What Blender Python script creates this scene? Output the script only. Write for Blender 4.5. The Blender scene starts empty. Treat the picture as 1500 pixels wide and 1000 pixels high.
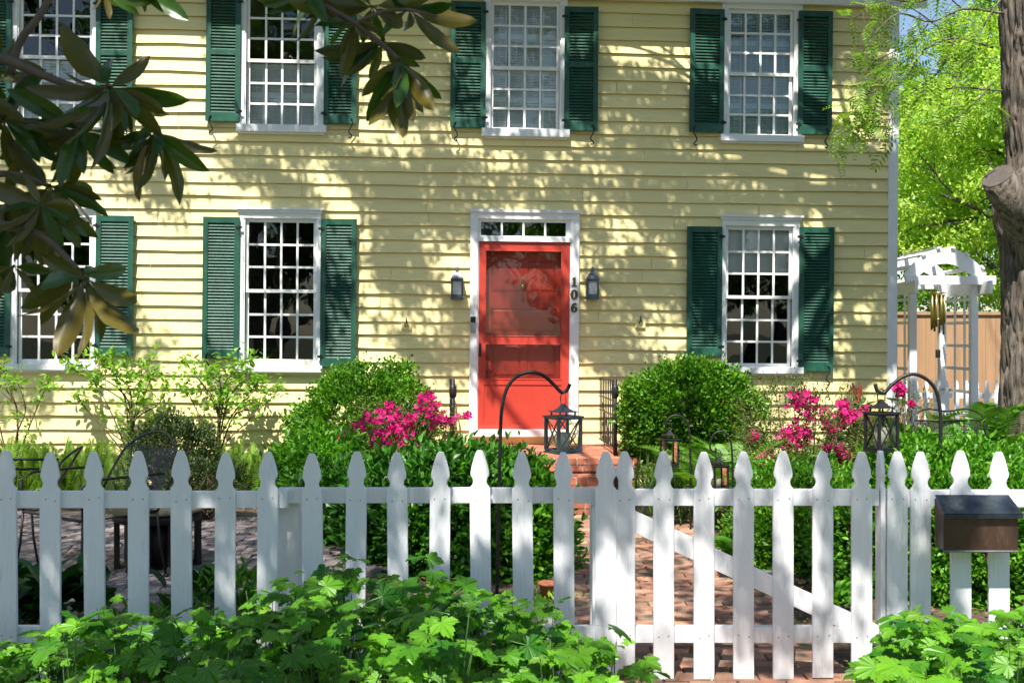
import bpy, math, random
import numpy as np
from mathutils import Vector, Matrix, noise as mnoise
R = math.radians
random.seed(7); rng = np.random.default_rng(11)
scene = bpy.context.scene
COL = scene.collection
F = 1667.0; CAMH = 1.49; HZ = 494.0

def W(px, py, D):
    """point seen at photo position (px,py), at distance D from the camera plane"""
    return Vector(((px-750)/F*D, D, CAMH-(py-HZ)/F*D))
def G(px, py):
    D = CAMH*F/(py-HZ); return W(px, py, D)

# ------------------------------------------------------------------ helpers
def tag(o, label=None, cat=None, group=None, kind=None):
    if label: o['label'] = label
    if cat: o['category'] = cat
    if group: o['group'] = group
    if kind: o['kind'] = kind
    return o
def empty(name, loc=(0,0,0), label=None, cat=None, group=None):
    o = bpy.data.objects.new(name, None); COL.objects.link(o); o.location = loc
    o.empty_display_size = .1
    return tag(o, label, cat, group)

class MB:
    """collects polygons, builds ONE mesh object"""
    def __init__(s): s.v = []; s.f = []; s.sm = []
    def add(s, vs, fs, smooth=False):
        n = len(s.v); s.v += [tuple(v) for v in vs]
        s.f += [tuple(i+n for i in f) for f in fs]; s.sm += [smooth]*len(fs)
        return s
    def box(s, x0, x1, y0, y1, z0, z1):
        return s.add([(x0,y0,z0),(x1,y0,z0),(x1,y1,z0),(x0,y1,z0),(x0,y0,z1),(x1,y0,z1),(x1,y1,z1),(x0,y1,z1)],
            [(0,3,2,1),(4,5,6,7),(0,1,5,4),(1,2,6,5),(2,3,7,6),(3,0,4,7)])
    def obox(s, c, size, M):
        c = Vector(c); a,b,d = [k/2 for k in size]
        vs = [c + M @ Vector((x*a,y*b,z*d)) for z in (-1,1) for x,y in ((-1,-1),(1,-1),(1,1),(-1,1))]
        return s.add(vs, [(0,3,2,1),(4,5,6,7),(0,1,5,4),(1,2,6,5),(2,3,7,6),(3,0,4,7)])
    def bar(s, a, b, w, t):
        a = Vector(a); b = Vector(b); d = (b-a); L = d.length; d.normalize()
        up = Vector((0,1,0)) if abs(d.y) < .95 else Vector((1,0,0))
        x = d.cross(up).normalized(); y = x.cross(d).normalized()
        M = Matrix((x, y, d)).transposed()
        return s.obox((a+b)/2, (w, t, L), M)
    def prism(s, out, y0, y1):
        n = len(out)
        vs = [(x,y0,z) for x,z in out] + [(x,y1,z) for x,z in out]
        fs = [tuple(range(n)), tuple(range(2*n-1, n-1, -1))]
        for i in range(n):
            j = (i+1) % n; fs.append((i, i+n, j+n, j))
        return s.add(vs, fs)
    def tube(s, pts, r, n=8, caps=True, smooth=True):
        pts = [Vector(p) for p in pts]; m = len(pts)
        if not hasattr(r, '__len__'): r = [r]*m
        prev = None; vs = []
        for i, p in enumerate(pts):
            t = (pts[min(i+1,m-1)]-pts[max(i-1,0)]).normalized()
            if prev is None:
                a = Vector((0,0,1)) if abs(t.z) < .9 else Vector((1,0,0))
                x = t.cross(a).normalized()
            else:
                x = (prev - t*prev.dot(t)).normalized()
            prev = x; y = t.cross(x)
            for k in range(n):
                an = 2*math.pi*k/n
                vs.append(p + (x*math.cos(an)+y*math.sin(an))*r[i])
        fs = []
        for i in range(m-1):
            for k in range(n):
                k2 = (k+1) % n
                fs.append((i*n+k, i*n+k2, (i+1)*n+k2, (i+1)*n+k))
        s.add(vs, fs, smooth)
        if caps:
            c = [tuple(range(n-1,-1,-1)), tuple(range((m-1)*n, m*n))]
            k0 = len(s.v)-len(vs)
            for f in c: s.f.append(tuple(i+k0 for i in f)); s.sm.append(False)
        return s
    def lathe(s, c, prof, n=16, smooth=True, rot=0):
        c = Vector(c); m = len(prof)
        vs = [c + Vector((r*math.cos(rot+2*math.pi*k/n), r*math.sin(rot+2*math.pi*k/n), z)) for r,z in prof for k in range(n)]
        fs = [(i*n+k, i*n+(k+1)%n, (i+1)*n+(k+1)%n, (i+1)*n+k) for i in range(m-1) for k in range(n)]
        s.add(vs, fs, smooth)
        k0 = len(s.v)-len(vs)
        for f in (tuple(range(n-1,-1,-1)), tuple(range((m-1)*n, m*n))):
            s.f.append(tuple(i+k0 for i in f)); s.sm.append(False)
        return s
    def build(s, name, m, parent=None, world=False, bevel=0):
        off = Vector((0,0,0))
        if world and parent is not None:
            p = parent
            while p.parent: p = p.parent
            off = p.location
        me = bpy.data.meshes.new(name)
        me.from_pydata([(v[0]-off[0], v[1]-off[1], v[2]-off[2]) for v in s.v], [], s.f)
        me.polygons.foreach_set('use_smooth', s.sm)
        me.materials.append(m); me.validate(); me.update()
        o = bpy.data.objects.new(name, me); COL.objects.link(o)
        if parent is not None: o.parent = parent
        if bevel:
            b = o.modifiers.new('bevel', 'BEVEL'); b.width = bevel; b.segments = 2; b.limit_method = 'ANGLE'
        return o

# leaf templates: (verts k x 3: x = across, y = along, z = normal ; faces)
def T_simple(w=.5, fold=.12):
    return (np.array([(0,0,0),(w/2,.45,fold*w),(0,1,-.05),(-w/2,.45,fold*w)]), [(0,1,2),(0,2,3)])
def T_oval(w=.45, bend=.15, fold=.1):
    v = []; f = []
    ys = [0,.18,.42,.68,.88,1]; ws = [.04,.33,.5,.42,.2,.0]
    for y,a in zip(ys, ws):
        z = -bend*y*y
        v += [(-a*w, y, z+fold*a*w*2), (0, y, z), (a*w, y, z+fold*a*w*2)]
    for i in range(5):
        for k in (0,1): f.append((i*3+k, i*3+k+1, (i+1)*3+k+1, (i+1)*3+k))
    return (np.array(v), f)
def T_pinnate(n=9, ll=.17, lw=.055, droop=.35):
    v = []; f = []
    for i in range(n):
        t = (i+.6)/n; y = t; z = -droop*t*t
        l = ll*(.75+.5*math.sin(math.pi*min(1,t*1.05)))
        for sgn in (-1,1):
            k = len(v)
            v += [(0,y,z),(sgn*l*.45,y+.04-lw*.5,z-.01),(sgn*l,y+.1,z-.05),(sgn*l*.5,y+.05+lw*.5,z-.01)]
            f.append((k,k+1,k+2,k+3) if sgn > 0 else (k,k+3,k+2,k+1))
    v += [(-.006,0,0),(.006,0,0),(.004,.5,-droop*.25),(-.004,.5,-droop*.25),(.002,1,-droop),(-.002,1,-droop)]
    k = len(v)-6; f += [(k,k+1,k+2,k+3),(k+3,k+2,k+4,k+5)]
    return (np.array(v), f)
def T_fern(n=30, wid=.2, arch=.55, hf=.27):
    v = []; f = []
    def ax(t): return t*(1-.18*t*t), .35*t-arch*t*t
    for i in range(n):
        t = .08+.92*(i+.5)/n; y,z = ax(t); y2,z2 = ax(t+.03)
        l = wid*(math.sin(math.pi*(.12+.88*t))**.7)*1.0+.01
        h = hf/n
        for sgn in (-1,1):
            k = len(v)
            v += [(0,y-h,z),(sgn*l*.5,y-h*.7+.02,z+.01),(sgn*l,y+.05,z-.03),(sgn*l*.5,y+h*.8+.02,z+.01),(0,y+h,z+.002)]
            f.append((k,k+1,k+2,k+3,k+4) if sgn > 0 else (k,k+4,k+3,k+2,k+1))
    return (np.array(v), f)
def T_lobed():
    # 5-lobed toothed leaf, midribs pressed in
    pts = []
    lobes = [(-125,.50),(-62,.78),(0,1.0),(62,.78),(125,.50)]
    prev = None
    out = []
    for a,l in lobes:
        if prev is not None: out.append(((prev+a)/2, .56, 1))
        for da,k in ((-26,.68),(-19,.80),(-14,.75),(-8,.90),(-4,.87),(0,1.0),(4,.87),(8,.90),(14,.75),(19,.80),(26,.68)):
            out.append((a+da, l*k, 0 if da else 2))
        prev = a
    v = [(0,0,0)]; 
    for a,l,kk in out:
        z = -.10*l*l + (-.03 if kk == 2 else .035 if kk == 1 else .02)
        v.append((math.sin(R(a))*l*.62, math.cos(R(a))*l*.62+.30, z-.1*(math.cos(R(a))*l)**2*.6))
    v[0] = (0,.30,0.0)
    n = len(v)-1
    f = [(0,i+1,i) for i in range(1,n)] 
    k = len(v)
    v += [(-.012,-.25,-.14),(.012,-.25,-.14),(.008,.30,0),(-.008,.30,0)]
    f.append((k,k+1,k+2,k+3))
    return (np.array(v), f)
def T_flower():
    v = []; f = []
    for i in range(5):
        a = 2*math.pi*i/5; c,s = math.cos(a), math.sin(a)
        def P(r,t,z): return (r*c - t*s, z, r*s + t*c)
        k = len(v)
        v += [P(.06,0,0),P(.30,-.20,.26),P(.55,-.13,.34),P(.60,.05,.33),P(.52,.17,.36),P(.30,.2,.26),P(.32,0,.2)]
        f += [(k,k+1,k+6),(k+1,k+2,k+3,k+6),(k+3,k+4,k+5,k+6),(k+5,k,k+6)]
    v = np.array(v); v = v[:,[0,1,2]]
    return (v, f)   # opens along +y (the 'direction')
def T_blade():
    return (np.array([(-.02,0,0),(.02,0,0),(.016,.5,.05),(0,1,.22),(-.016,.5,.05)]), [(0,1,2,3,4)])

class LC:
    """cloud of leaves -> one mesh"""
    def __init__(s): s.V = []; s.L = []; s.T = []; s.n = 0
    def add(s, tpl, P, D, N, S):
        T, fs = tpl; P = np.asarray(P, float); D = np.asarray(D, float); N = np.asarray(N, float)
        m = len(P)
        if m == 0: return s
        S = np.broadcast_to(np.asarray(S, float), (m,))
        D = D/np.maximum(np.linalg.norm(D,axis=1,keepdims=True),1e-6)
        N = N - D*np.sum(N*D,axis=1,keepdims=True)
        N = N/np.maximum(np.linalg.norm(N,axis=1,keepdims=True),1e-6)
        X = np.cross(D,N)
        V = P[:,None,:] + S[:,None,None]*(T[None,:,0,None]*X[:,None]+T[None,:,1,None]*D[:,None]+T[None,:,2,None]*N[:,None])
        k = len(T); base = (np.arange(m)*k)[:,None] + s.n
        li = np.concatenate([np.array(f) for f in fs])
        s.L.append((base+li[None]).ravel()); s.T.append(np.tile(np.array([len(f) for f in fs]), m))
        s.V.append(V.reshape(-1,3)); s.n += m*k
        return s
    def build(s, name, m, parent=None, world=True, smooth=False):
        V = np.concatenate(s.V); L = np.concatenate(s.L); T = np.concatenate(s.T)
        if world and parent is not None:
            p = parent
            while p.parent: p = p.parent
            V = V - np.array(p.location)[None]
        me = bpy.data.meshes.new(name)
        me.vertices.add(len(V)); me.vertices.foreach_set('co', V.astype(np.float32).ravel())
        me.loops.add(len(L)); me.loops.foreach_set('vertex_index', L.astype(np.int32))
        me.polygons.add(len(T)); st = np.concatenate([[0],np.cumsum(T)[:-1]])
        me.polygons.foreach_set('loop_start', st.astype(np.int32)); me.polygons.foreach_set('loop_total', T.astype(np.int32))
        me.polygons.foreach_set('use_smooth', np.full(len(T), smooth))
        me.materials.append(m); me.update(calc_edges=True)
        o = bpy.data.objects.new(name, me); COL.objects.link(o)
        if parent is not None: o.parent = parent
        return o
def rdir(n):
    v = rng.normal(size=(n,3)); return v/np.linalg.norm(v,axis=1,keepdims=True)

# ------------------------------------------------------------------ materials
def nt(name):
    m = bpy.data.materials.new(name); m.use_nodes = True; t = m.node_tree; t.nodes.clear()
    return m, t.nodes, t.links
def mk(name, c, rough=.6, var=.12, scale=4, bump=0, bscale=40, stretch=(1,1,1), island=0, metal=0, c2=None, c2amt=(.55,.7), c2scale=3, spec=.5, coat=0):
    m, N, L = nt(name)
    out = N.new('ShaderNodeOutputMaterial'); b = N.new('ShaderNodeBsdfPrincipled'); L.new(b.outputs[0], out.inputs[0])
    tc = N.new('ShaderNodeTexCoord'); mp = N.new('ShaderNodeMapping'); mp.inputs['Scale'].default_value = stretch
    L.new(tc.outputs['Object'], mp.inputs[0])
    nz = N.new('ShaderNodeTexNoise'); nz.inputs['Scale'].default_value = scale; nz.inputs['Detail'].default_value = 6; nz.inputs['Roughness'].default_value = .65
    L.new(mp.outputs[0], nz.inputs[0])
    rp = N.new('ShaderNodeValToRGB'); e = rp.color_ramp.elements
    e[0].position = .3; e[1].position = .7
    e[0].color = tuple(max(0,k*(1-var)) for k in c)+(1,); e[1].color = tuple(min(1,k*(1+var)) for k in c)+(1,)
    L.new(nz.outputs[0], rp.inputs[0]); col = rp.outputs[0]
    if c2:
        n2 = N.new('ShaderNodeTexNoise'); n2.inputs['Scale'].default_value = c2scale; n2.inputs['Detail'].default_value = 8; n2.inputs['Roughness'].default_value = .7
        L.new(mp.outputs[0], n2.inputs[0])
        r2 = N.new('ShaderNodeMapRange'); r2.inputs[1].default_value = c2amt[0]; r2.inputs[2].default_value = c2amt[1]
        L.new(n2.outputs[0], r2.inputs[0])
        mx = N.new('ShaderNodeMix'); mx.data_type = 'RGBA'; L.new(r2.outputs[0], mx.inputs[0]); L.new(col, mx.inputs[6]); mx.inputs[7].default_value = tuple(c2)+(1,)
        col = mx.outputs[2]
    if island:
        g = N.new('ShaderNodeNewGeometry'); r3 = N.new('ShaderNodeMapRange'); r3.inputs[3].default_value = 1-island; r3.inputs[4].default_value = 1+island
        L.new(g.outputs['Random Per Island'], r3.inputs[0])
        h = N.new('ShaderNodeHueSaturation'); L.new(r3.outputs[0], h.inputs['Value']); L.new(col, h.inputs['Color']); col = h.outputs[0]
    L.new(col, b.inputs['Base Color'])
    b.inputs['Roughness'].default_value = rough; b.inputs['Metallic'].default_value = metal
    b.inputs['Specular IOR Level'].default_value = spec; b.inputs['Coat Weight'].default_value = coat
    if bump:
        n4 = N.new('ShaderNodeTexNoise'); n4.inputs['Scale'].default_value = bscale; n4.inputs['Detail'].default_value = 5
        L.new(mp.outputs[0], n4.inputs[0])
        bp = N.new('ShaderNodeBump'); bp.inputs['Strength'].default_value = bump; bp.inputs['Distance'].default_value = .01
        L.new(n4.outputs[0], bp.inputs['Height']); L.new(bp.outputs[0], b.inputs['Normal'])
    return m
def leafm(name, c1, c2, trans=.4, rough=.45, tmul=(1.25,1.35,.6), back=None, spec=.4, scale=1.2):
    m, N, L = nt(name)
    out = N.new('ShaderNodeOutputMaterial'); b = N.new('ShaderNodeBsdfPrincipled')
    g = N.new('ShaderNodeNewGeometry'); tc = N.new('ShaderNodeTexCoord')
    nz = N.new('ShaderNodeTexNoise'); nz.inputs['Scale'].default_value = scale; nz.inputs['Detail'].default_value = 2
    L.new(tc.outputs['Object'], nz.inputs[0])
    ad = N.new('ShaderNodeMath'); ad.operation = 'MULTIPLY_ADD'; L.new(nz.outputs[0], ad.inputs[0]); ad.inputs[1].default_value = .9
    sb = N.new('ShaderNodeMath'); sb.operation = 'MULTIPLY_ADD'; L.new(g.outputs['Random Per Island'], sb.inputs[0]); sb.inputs[1].default_value = .8; sb.inputs[2].default_value = -.35
    L.new(sb.outputs[0], ad.inputs[2]); ad.use_clamp = True
    mx = N.new('ShaderNodeMix'); mx.data_type = 'RGBA'; L.new(ad.outputs[0], mx.inputs[0])
    mx.inputs[6].default_value = tuple(c1)+(1,); mx.inputs[7].default_value = tuple(c2)+(1,)
    col = mx.outputs[2]
    if back:
        m2 = N.new('ShaderNodeMix'); m2.data_type = 'RGBA'; L.new(g.outputs['Backfacing'], m2.inputs[0]); L.new(col, m2.inputs[6]); m2.inputs[7].default_value = tuple(back)+(1,)
        pc = m2.outputs[2]
    else: pc = col
    L.new(pc, b.inputs['Base Color']); b.inputs['Roughness'].default_value = rough; b.inputs['Specular IOR Level'].default_value = spec
    t = N.new('ShaderNodeBsdfTranslucent')
    vm = N.new('ShaderNodeMix'); vm.data_type = 'RGBA'; vm.blend_type = 'MULTIPLY'; vm.inputs[0].default_value = 1
    L.new(col, vm.inputs[6]); vm.inputs[7].default_value = tuple(tmul)+(1,); vm.clamp_result = False
    L.new(vm.outputs[2], t.inputs[0])
    ms = N.new('ShaderNodeMixShader'); ms.inputs[0].default_value = trans
    L.new(b.outputs[0], ms.inputs[1]); L.new(t.outputs[0], ms.inputs[2]); L.new(ms.outputs[0], out.inputs[0])
    return m
def glassm(name, tint=(.96,.98,.98), refl=1.0, wavy=.02, bscale=3):
    m, N, L = nt(name)
    out = N.new('ShaderNodeOutputMaterial'); tr = N.new('ShaderNodeBsdfTransparent'); tr.inputs[0].default_value = tuple(tint)+(1,)
    gl = N.new('ShaderNodeBsdfGlossy'); gl.inputs['Roughness'].default_value = .015; gl.inputs[0].default_value = (1,1,1,1)
    fr = N.new('ShaderNodeFresnel'); fr.inputs[0].default_value = 1.5
    mu = N.new('ShaderNodeMath'); mu.operation = 'MULTIPLY'; mu.inputs[1].default_value = refl*1.7; mu.use_clamp = True
    L.new(fr.outputs[0], mu.inputs[0])
    tc = N.new('ShaderNodeTexCoord'); nz = N.new('ShaderNodeTexNoise'); nz.inputs['Scale'].default_value = bscale
    L.new(tc.outputs['Object'], nz.inputs[0]); bp = N.new('ShaderNodeBump'); bp.inputs['Strength'].default_value = 1; bp.inputs['Distance'].default_value = wavy
    L.new(nz.outputs[0], bp.inputs['Height']); L.new(bp.outputs[0], gl.inputs['Normal'])
    ms = N.new('ShaderNodeMixShader'); L.new(mu.outputs[0], ms.inputs[0]); L.new(tr.outputs[0], ms.inputs[1]); L.new(gl.outputs[0], ms.inputs[2]); L.new(ms.outputs[0], out.inputs[0])
    return m

M = dict(
 siding = mk('yellow_paint', (.82,.70,.33), .55, .08, 2.2, .35, 30, (.35,1,3), island=.05, c2=(.52,.44,.24), c2amt=(.58,.80), c2scale=3),
 trim = mk('white_paint', (.80,.81,.82), .45, .05, 5, .15, 30, c2=(.6,.6,.57), c2amt=(.64,.78), c2scale=9),
 sash = mk('sash_paint', (.82,.82,.80), .45, .05, 5),
 green = mk('green_paint', (.007,.070,.043), .48, .3, 6, .2, 60, c2=(.035,.14,.10), c2amt=(.52,.78), c2scale=5),
 red = mk('red_paint', (.46,.044,.027), .42, .14, 3, .15, 40, c2=(.38,.045,.03), c2amt=(.6,.85), c2scale=4),
 glass = glassm('window_glass', refl=.85, wavy=.005, bscale=1.6),
 sglass = glassm('storm_glass', (.95,.95,.95), refl=.32, wavy=.004, bscale=2),
 lglass = glassm('lantern_glass', (.96,.97,.95), refl=.4, wavy=.001),
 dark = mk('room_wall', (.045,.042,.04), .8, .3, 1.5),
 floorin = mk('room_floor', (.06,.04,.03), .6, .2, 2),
 blind = mk('blind_white', (.90,.90,.90), .55, .04, 4),
 blindb = mk('shutter_teal_white', (.50,.62,.62), .5, .06, 4),
 iron = mk('black_iron', (.018,.018,.020), .45, .3, 20, .2, 90, metal=.3),
 lampm = mk('pewter_metal', (.10,.12,.14), .42, .35, 14, .2, 60, metal=.6, c2=(.22,.25,.27), c2amt=(.5,.75), c2scale=8),
 frost = mk('frosted_glass', (.55,.57,.56), .35, .05, 6),
 brass = mk('aged_brass', (.35,.26,.08), .35, .2, 20, metal=.9),
 number = mk('number_metal', (.10,.10,.06), .4, .2, 30, metal=.6),
 bell = mk('doorbell_plastic', (.35,.36,.38), .35, .1, 10, metal=.3),
 black = mk('black_plastic', (.012,.012,.015), .3, .1, 10),
 fence = mk('fence_white_paint', (.84,.845,.88), .5, .05, 3, .45, 25, (4,4,.4), c2=(.50,.50,.44), c2amt=(.60,.82), c2scale=6),
 nail = mk('nail_rust', (.12,.10,.09), .6, .2, 10),
 brick = mk('brick', (.40,.135,.075), .85, .2, 9, .6, 45, island=.38, c2=(.50,.30,.22), c2amt=(.55,.75), c2scale=12),
 mortar = mk('mortar', (.42,.38,.33), .9, .2, 12, .5, 60),
 pathbrick = mk('path_brick', (.38,.175,.115), .9, .25, 8, .8, 40, island=.38, c2=(.20,.17,.12), c2amt=(.42,.66), c2scale=7),
 paver = mk('patio_paver', (.17,.14,.14), .9, .2, 8, .8, 40, island=.25, c2=(.30,.28,.24), c2amt=(.5,.75), c2scale=7),
 stone = mk('grey_stone', (.19,.195,.20), .85, .2, 5, .7, 30),
 soil = mk('soil_mulch', (.060,.040,.026), .95, .5, 14, 1, 40, c2=(.12,.075,.045), c2amt=(.45,.65), c2scale=20),
 lawn = mk('ground_dirt', (.045,.06,.022), .95, .4, 3, .6, 20),
 joint = mk('joint_sand', (.10,.085,.05), .95, .4, 12, .8, 50, c2=(.06,.10,.02), c2amt=(.5,.6), c2scale=6),
 board = mk('cedar_boards', (.34,.20,.105), .75, .18, 3, .3, 20, (3,3,.3), island=.26, c2=(.32,.22,.15), c2amt=(.55,.75), c2scale=2),
 copper = mk('copper_brown', (.075,.042,.032), .38, .35, 5, .25, 40, (1,1,.35), metal=.45, c2=(.16,.10,.08), c2amt=(.55,.75), c2scale=12, coat=.1),
 slate = mk('blue_black_lid', (.035,.05,.065), .33, .35, 6, .2, 40, metal=.5, c2=(.09,.10,.11), c2amt=(.55,.75), c2scale=10),
 tan = mk('tan_table_top', (.30,.26,.16), .6, .15, 6),
 darkwood = mk('dark_wood', (.022,.015,.012), .5, .3, 6, .3, 30, (3,3,.4), island=.3),
 candle = mk('candle_wax', (.72,.68,.50), .5, .06, 5),
 roof = mk('roof_shingle', (.10,.10,.10), .9, .3, 6),
 hstem = mk('stem_brown', (.10,.065,.04), .85, .3, 30),
 gstem = mk('stem_green', (.05,.11,.025), .6, .3, 10),
 chime = mk('chime_brass', (.42,.33,.10), .3, .15, 20, metal=.85),
 cutwood = mk('cut_wood', (.085,.072,.062), .9, .25, 10, .8, 40),
 litter = leafm('dry_leaves', (.16,.09,.04), (.38,.22,.08), .2, .7, (1,1,.8)),
 box = leafm('box_leaf', (.018,.090,.004), (.16,.38,.014), .34, .42),
 boxdark = leafm('holly_leaf', (.010,.055,.006), (.07,.24,.016), .28, .38),
 yew = leafm('dark_shrub_leaf', (.018,.050,.012), (.09,.13,.03), .25, .45),
 azleaf = leafm('azalea_leaf', (.04,.10,.018), (.16,.22,.04), .35, .45),
 azred = leafm('azalea_new_growth', (.10,.07,.03), (.26,.12,.06), .3, .5),
 pink = leafm('azalea_petal', (.42,.004,.13), (.80,.035,.28), .35, .55, (1.1,.8,1.1), spec=.2),
 fern = leafm('fern_frond', (.055,.17,.014), (.19,.40,.035), .45, .5),
 fernp = leafm('pale_fern', (.13,.25,.03), (.28,.44,.06), .45, .5),
 lobed = leafm('lobed_leaf', (.022,.13,.008), (.18,.44,.022), .38, .38, scale=2.5),
 bright = leafm('young_leaf', (.11,.27,.025), (.30,.50,.06), .45, .42),
 hosta = leafm('broad_leaf', (.015,.055,.018), (.04,.13,.03), .3, .35),
 ivy = leafm('groundcover_leaf', (.03,.15,.008), (.17,.42,.022), .38, .42),
 blue = leafm('blue_flower', (.03,.05,.30), (.10,.12,.45), .3, .6, (1,1,1)),
 grass = leafm('grass_blade', (.03,.10,.02), (.12,.24,.05), .35, .5),
 locust = leafm('locust_leaf', (.10,.24,.020), (.32,.48,.05), .45, .45),
 canopy = leafm('canopy_leaf', (.05,.13,.015), (.12,.26,.03), .30, .45),
 treeA = leafm('bg_leaf_yellowgreen', (.16,.34,.03), (.60,.74,.12), .45, .5, scale=.8),
 treeB = leafm('bg_leaf_green', (.07,.20,.03), (.34,.56,.10), .45, .5, scale=.8),
 magn = leafm('magnolia_leaf', (.014,.055,.006), (.055,.12,.012), .32, .28, (2.0,1.7,.25), back=(.115,.088,.018), spec=.45),
 mbark = mk('magnolia_bark', (.12,.085,.06), .8, .3, 20, .5, 40),
 rhod = leafm('rhododendron_leaf', (.02,.08,.02), (.06,.16,.04), .2, .3),
 redleaf = leafm('red_new_leaf', (.35,.05,.04), (.45,.12,.08), .3, .4, (1,1,1)),
)
# bark: furrowed
def barkm():
    m, N, L = nt('tree_bark')
    out = N.new('ShaderNodeOutputMaterial'); b = N.new('ShaderNodeBsdfPrincipled'); L.new(b.outputs[0], out.inputs[0])
    tc = N.new('ShaderNodeTexCoord'); mp = N.new('ShaderNodeMapping'); mp.inputs['Scale'].default_value = (12,12,1.5); L.new(tc.outputs['Object'], mp.inputs[0])
    n1 = N.new('ShaderNodeTexNoise'); n1.inputs['Scale'].default_value = 2.2; n1.inputs['Detail'].default_value = 9; n1.inputs['Roughness'].default_value = .7; L.new(mp.outputs[0], n1.inputs[0])
    rp = N.new('ShaderNodeValToRGB'); e = rp.color_ramp.elements
    e[0].position = .36; e[0].color = (.018,.013,.010,1); e[1].position = .66; e[1].color = (.25,.205,.165,1)
    L.new(n1.outputs[0], rp.inputs[0]); L.new(rp.outputs[0], b.inputs['Base Color']); b.inputs['Roughness'].default_value = .9
    bp = N.new('ShaderNodeBump'); bp.inputs['Strength'].default_value = .9; bp.inputs['Distance'].default_value = .02; L.new(n1.outputs[0], bp.inputs['Height']); L.new(bp.outputs[0], b.inputs['Normal'])
    return m
M['bark'] = barkm()

# ------------------------------------------------------------------ camera, light
cam = bpy.data.cameras.new('camera'); co = bpy.data.objects.new('camera', cam); COL.objects.link(co)
co.location = (0,0,CAMH); co.rotation_euler = (R(90),0,0); cam.sensor_width = 36; cam.lens = 36*F/1500
cam.shift_y = -6/1500; cam.clip_end = 3000; cam.clip_start = .05
cam.dof.use_dof = True; cam.dof.focus_distance = 9.5; cam.dof.aperture_fstop = 9
scene.camera = co
SUN_EL, SUN_AZ = 58, 15      # azimuth: degrees to the left of straight behind the camera
sdir = Vector((-math.sin(R(SUN_AZ))*math.cos(R(SUN_EL)), -math.cos(R(SUN_AZ))*math.cos(R(SUN_EL)), math.sin(R(SUN_EL))))  # towards the sun
ld = bpy.data.lights.new('sun', 'SUN'); ld.energy = 5.0; ld.angle = R(.5); ld.color = (1,.95,.86)
lo = bpy.data.objects.new('sun', ld); COL.objects.link(lo); lo.rotation_euler = sdir.to_track_quat('Z','Y').to_euler(); lo.location = (-5,-10,20)
w = bpy.data.worlds.new('World'); scene.world = w; w.use_nodes = True
N_, L_ = w.node_tree.nodes, w.node_tree.links; N_.clear()
wo = N_.new('ShaderNodeOutputWorld'); bg = N_.new('ShaderNodeBackground'); sk = N_.new('ShaderNodeTexSky')
sk.sky_type = 'NISHITA'; sk.sun_disc = False; sk.sun_elevation = R(SUN_EL); sk.sun_rotation = math.atan2(sdir.x, sdir.y)
sk.air_density = 1; sk.dust_density = .6; sk.ozone_density = 1.2
L_.new(sk.outputs[0], bg.inputs[0]); bg.inputs[1].default_value = .085; L_.new(bg.outputs[0], wo.inputs[0])
vs = scene.view_settings; vs.view_transform = 'Standard'; vs.look = 'None'; vs.gamma = 1; vs.exposure = 1.02
scene.cycles.max_bounces = 8; scene.cycles.transparent_max_bounces = 12

# ------------------------------------------------------------------ house frame
YAW, ROLL = R(3.4), R(.45)
r0 = Vector((math.cos(YAW), math.sin(YAW), 0))
hx = r0*math.cos(ROLL) - Vector((0,0,1))*math.sin(ROLL)
hz = Vector((0,0,1))*math.cos(ROLL) + r0*math.sin(ROLL)
hy = hz.cross(hx)
HO = Vector((.124, 11.5, 0))
HM = Matrix((hx, hy, hz)).transposed()
def HP(px, py, off=0.0):
    """local (x,z) on the plane 'off' metres in front of the wall"""
    d = W(px, py, 1.0) - Vector((0,0,CAMH)); o = Vector((0,0,CAMH))
    p0 = HO - hy*off
    t = (p0-o).dot(hy)/d.dot(hy)
    q = HM.transposed() @ (o + d*t - HO)
    return q.x, q.z
def HL(x, y, z): return HO + HM @ Vector((x,y,z))
def hrect(x0, y0, x1, y1, off=0.0):
    a = HP(x0, (y0+y1)/2, off); b = HP(x1, (y0+y1)/2, off); c = HP((x0+x1)/2, y0, off); d = HP((x0+x1)/2, y1, off)
    return a[0], b[0], d[1], c[1]      # x0,x1,z0,z1

house = empty('clapboard_house', HO, 'two storey pale yellow clapboard house with green shutters and a red front door', 'house')
house.rotation_euler = HM.to_euler()
CT, XL, XR = 5.42, HP(-420,400)[0], HP(1308,400)[0]    # eave height, wall ends

# windows: glass rect, casing outer x, head top y, sill y0,y1
wins = [
 dict(g=(34,-6,132,181), cx=(19,142), top=-24, rail=84, sill=(182,191,14,150), inner='low'),
 dict(g=(366,-2,460,182), cx=(352,476), top=-20, rail=89.5, sill=(185,198,348,479), inner='low'),
 dict(g=(723,9,815,187), cx=(708,830), top=-9, rail=100, sill=(191,205,705,833), inner='all'),
 dict(g=(1070,21,1157,196), cx=(1056,1173), top=0, rail=109, sill=(200,212,1053,1174), inner='teal'),
 dict(g=(31,324,131,526), cx=(16,142), top=303, rail=425, sill=(533,544,11,147), inner=None),
 dict(g=(364,326,459,526), cx=(351,470), top=305, rail=426, sill=(535,547,347,473), inner=None),
 dict(g=(1066,337,1155,532), cx=(1056,1169), top=316, rail=435, sill=(537,549,1053,1173), inner='blind'),
]
shut = [(-38,-12,17,174),(141,-8,195,176),(302,-12,352,178),(475,-10,523,182),(660,3,711,187),(827,11,876,192),(1010,14,1060,194),(1169,17,1218,197),
        (-38,316,15,522),(140,316,195,521),(297,318,350,525),(470,321,522,537),(1006,332,1057,522),(1170,333,1220,543)]
openings = []
for w_ in wins:
    x0,x1,z0,z1 = hrect(*w_['g']); w_['r'] = (x0-.055,x1+.055,z0-.05,z1+.05); openings.append(w_['r'])
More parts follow.
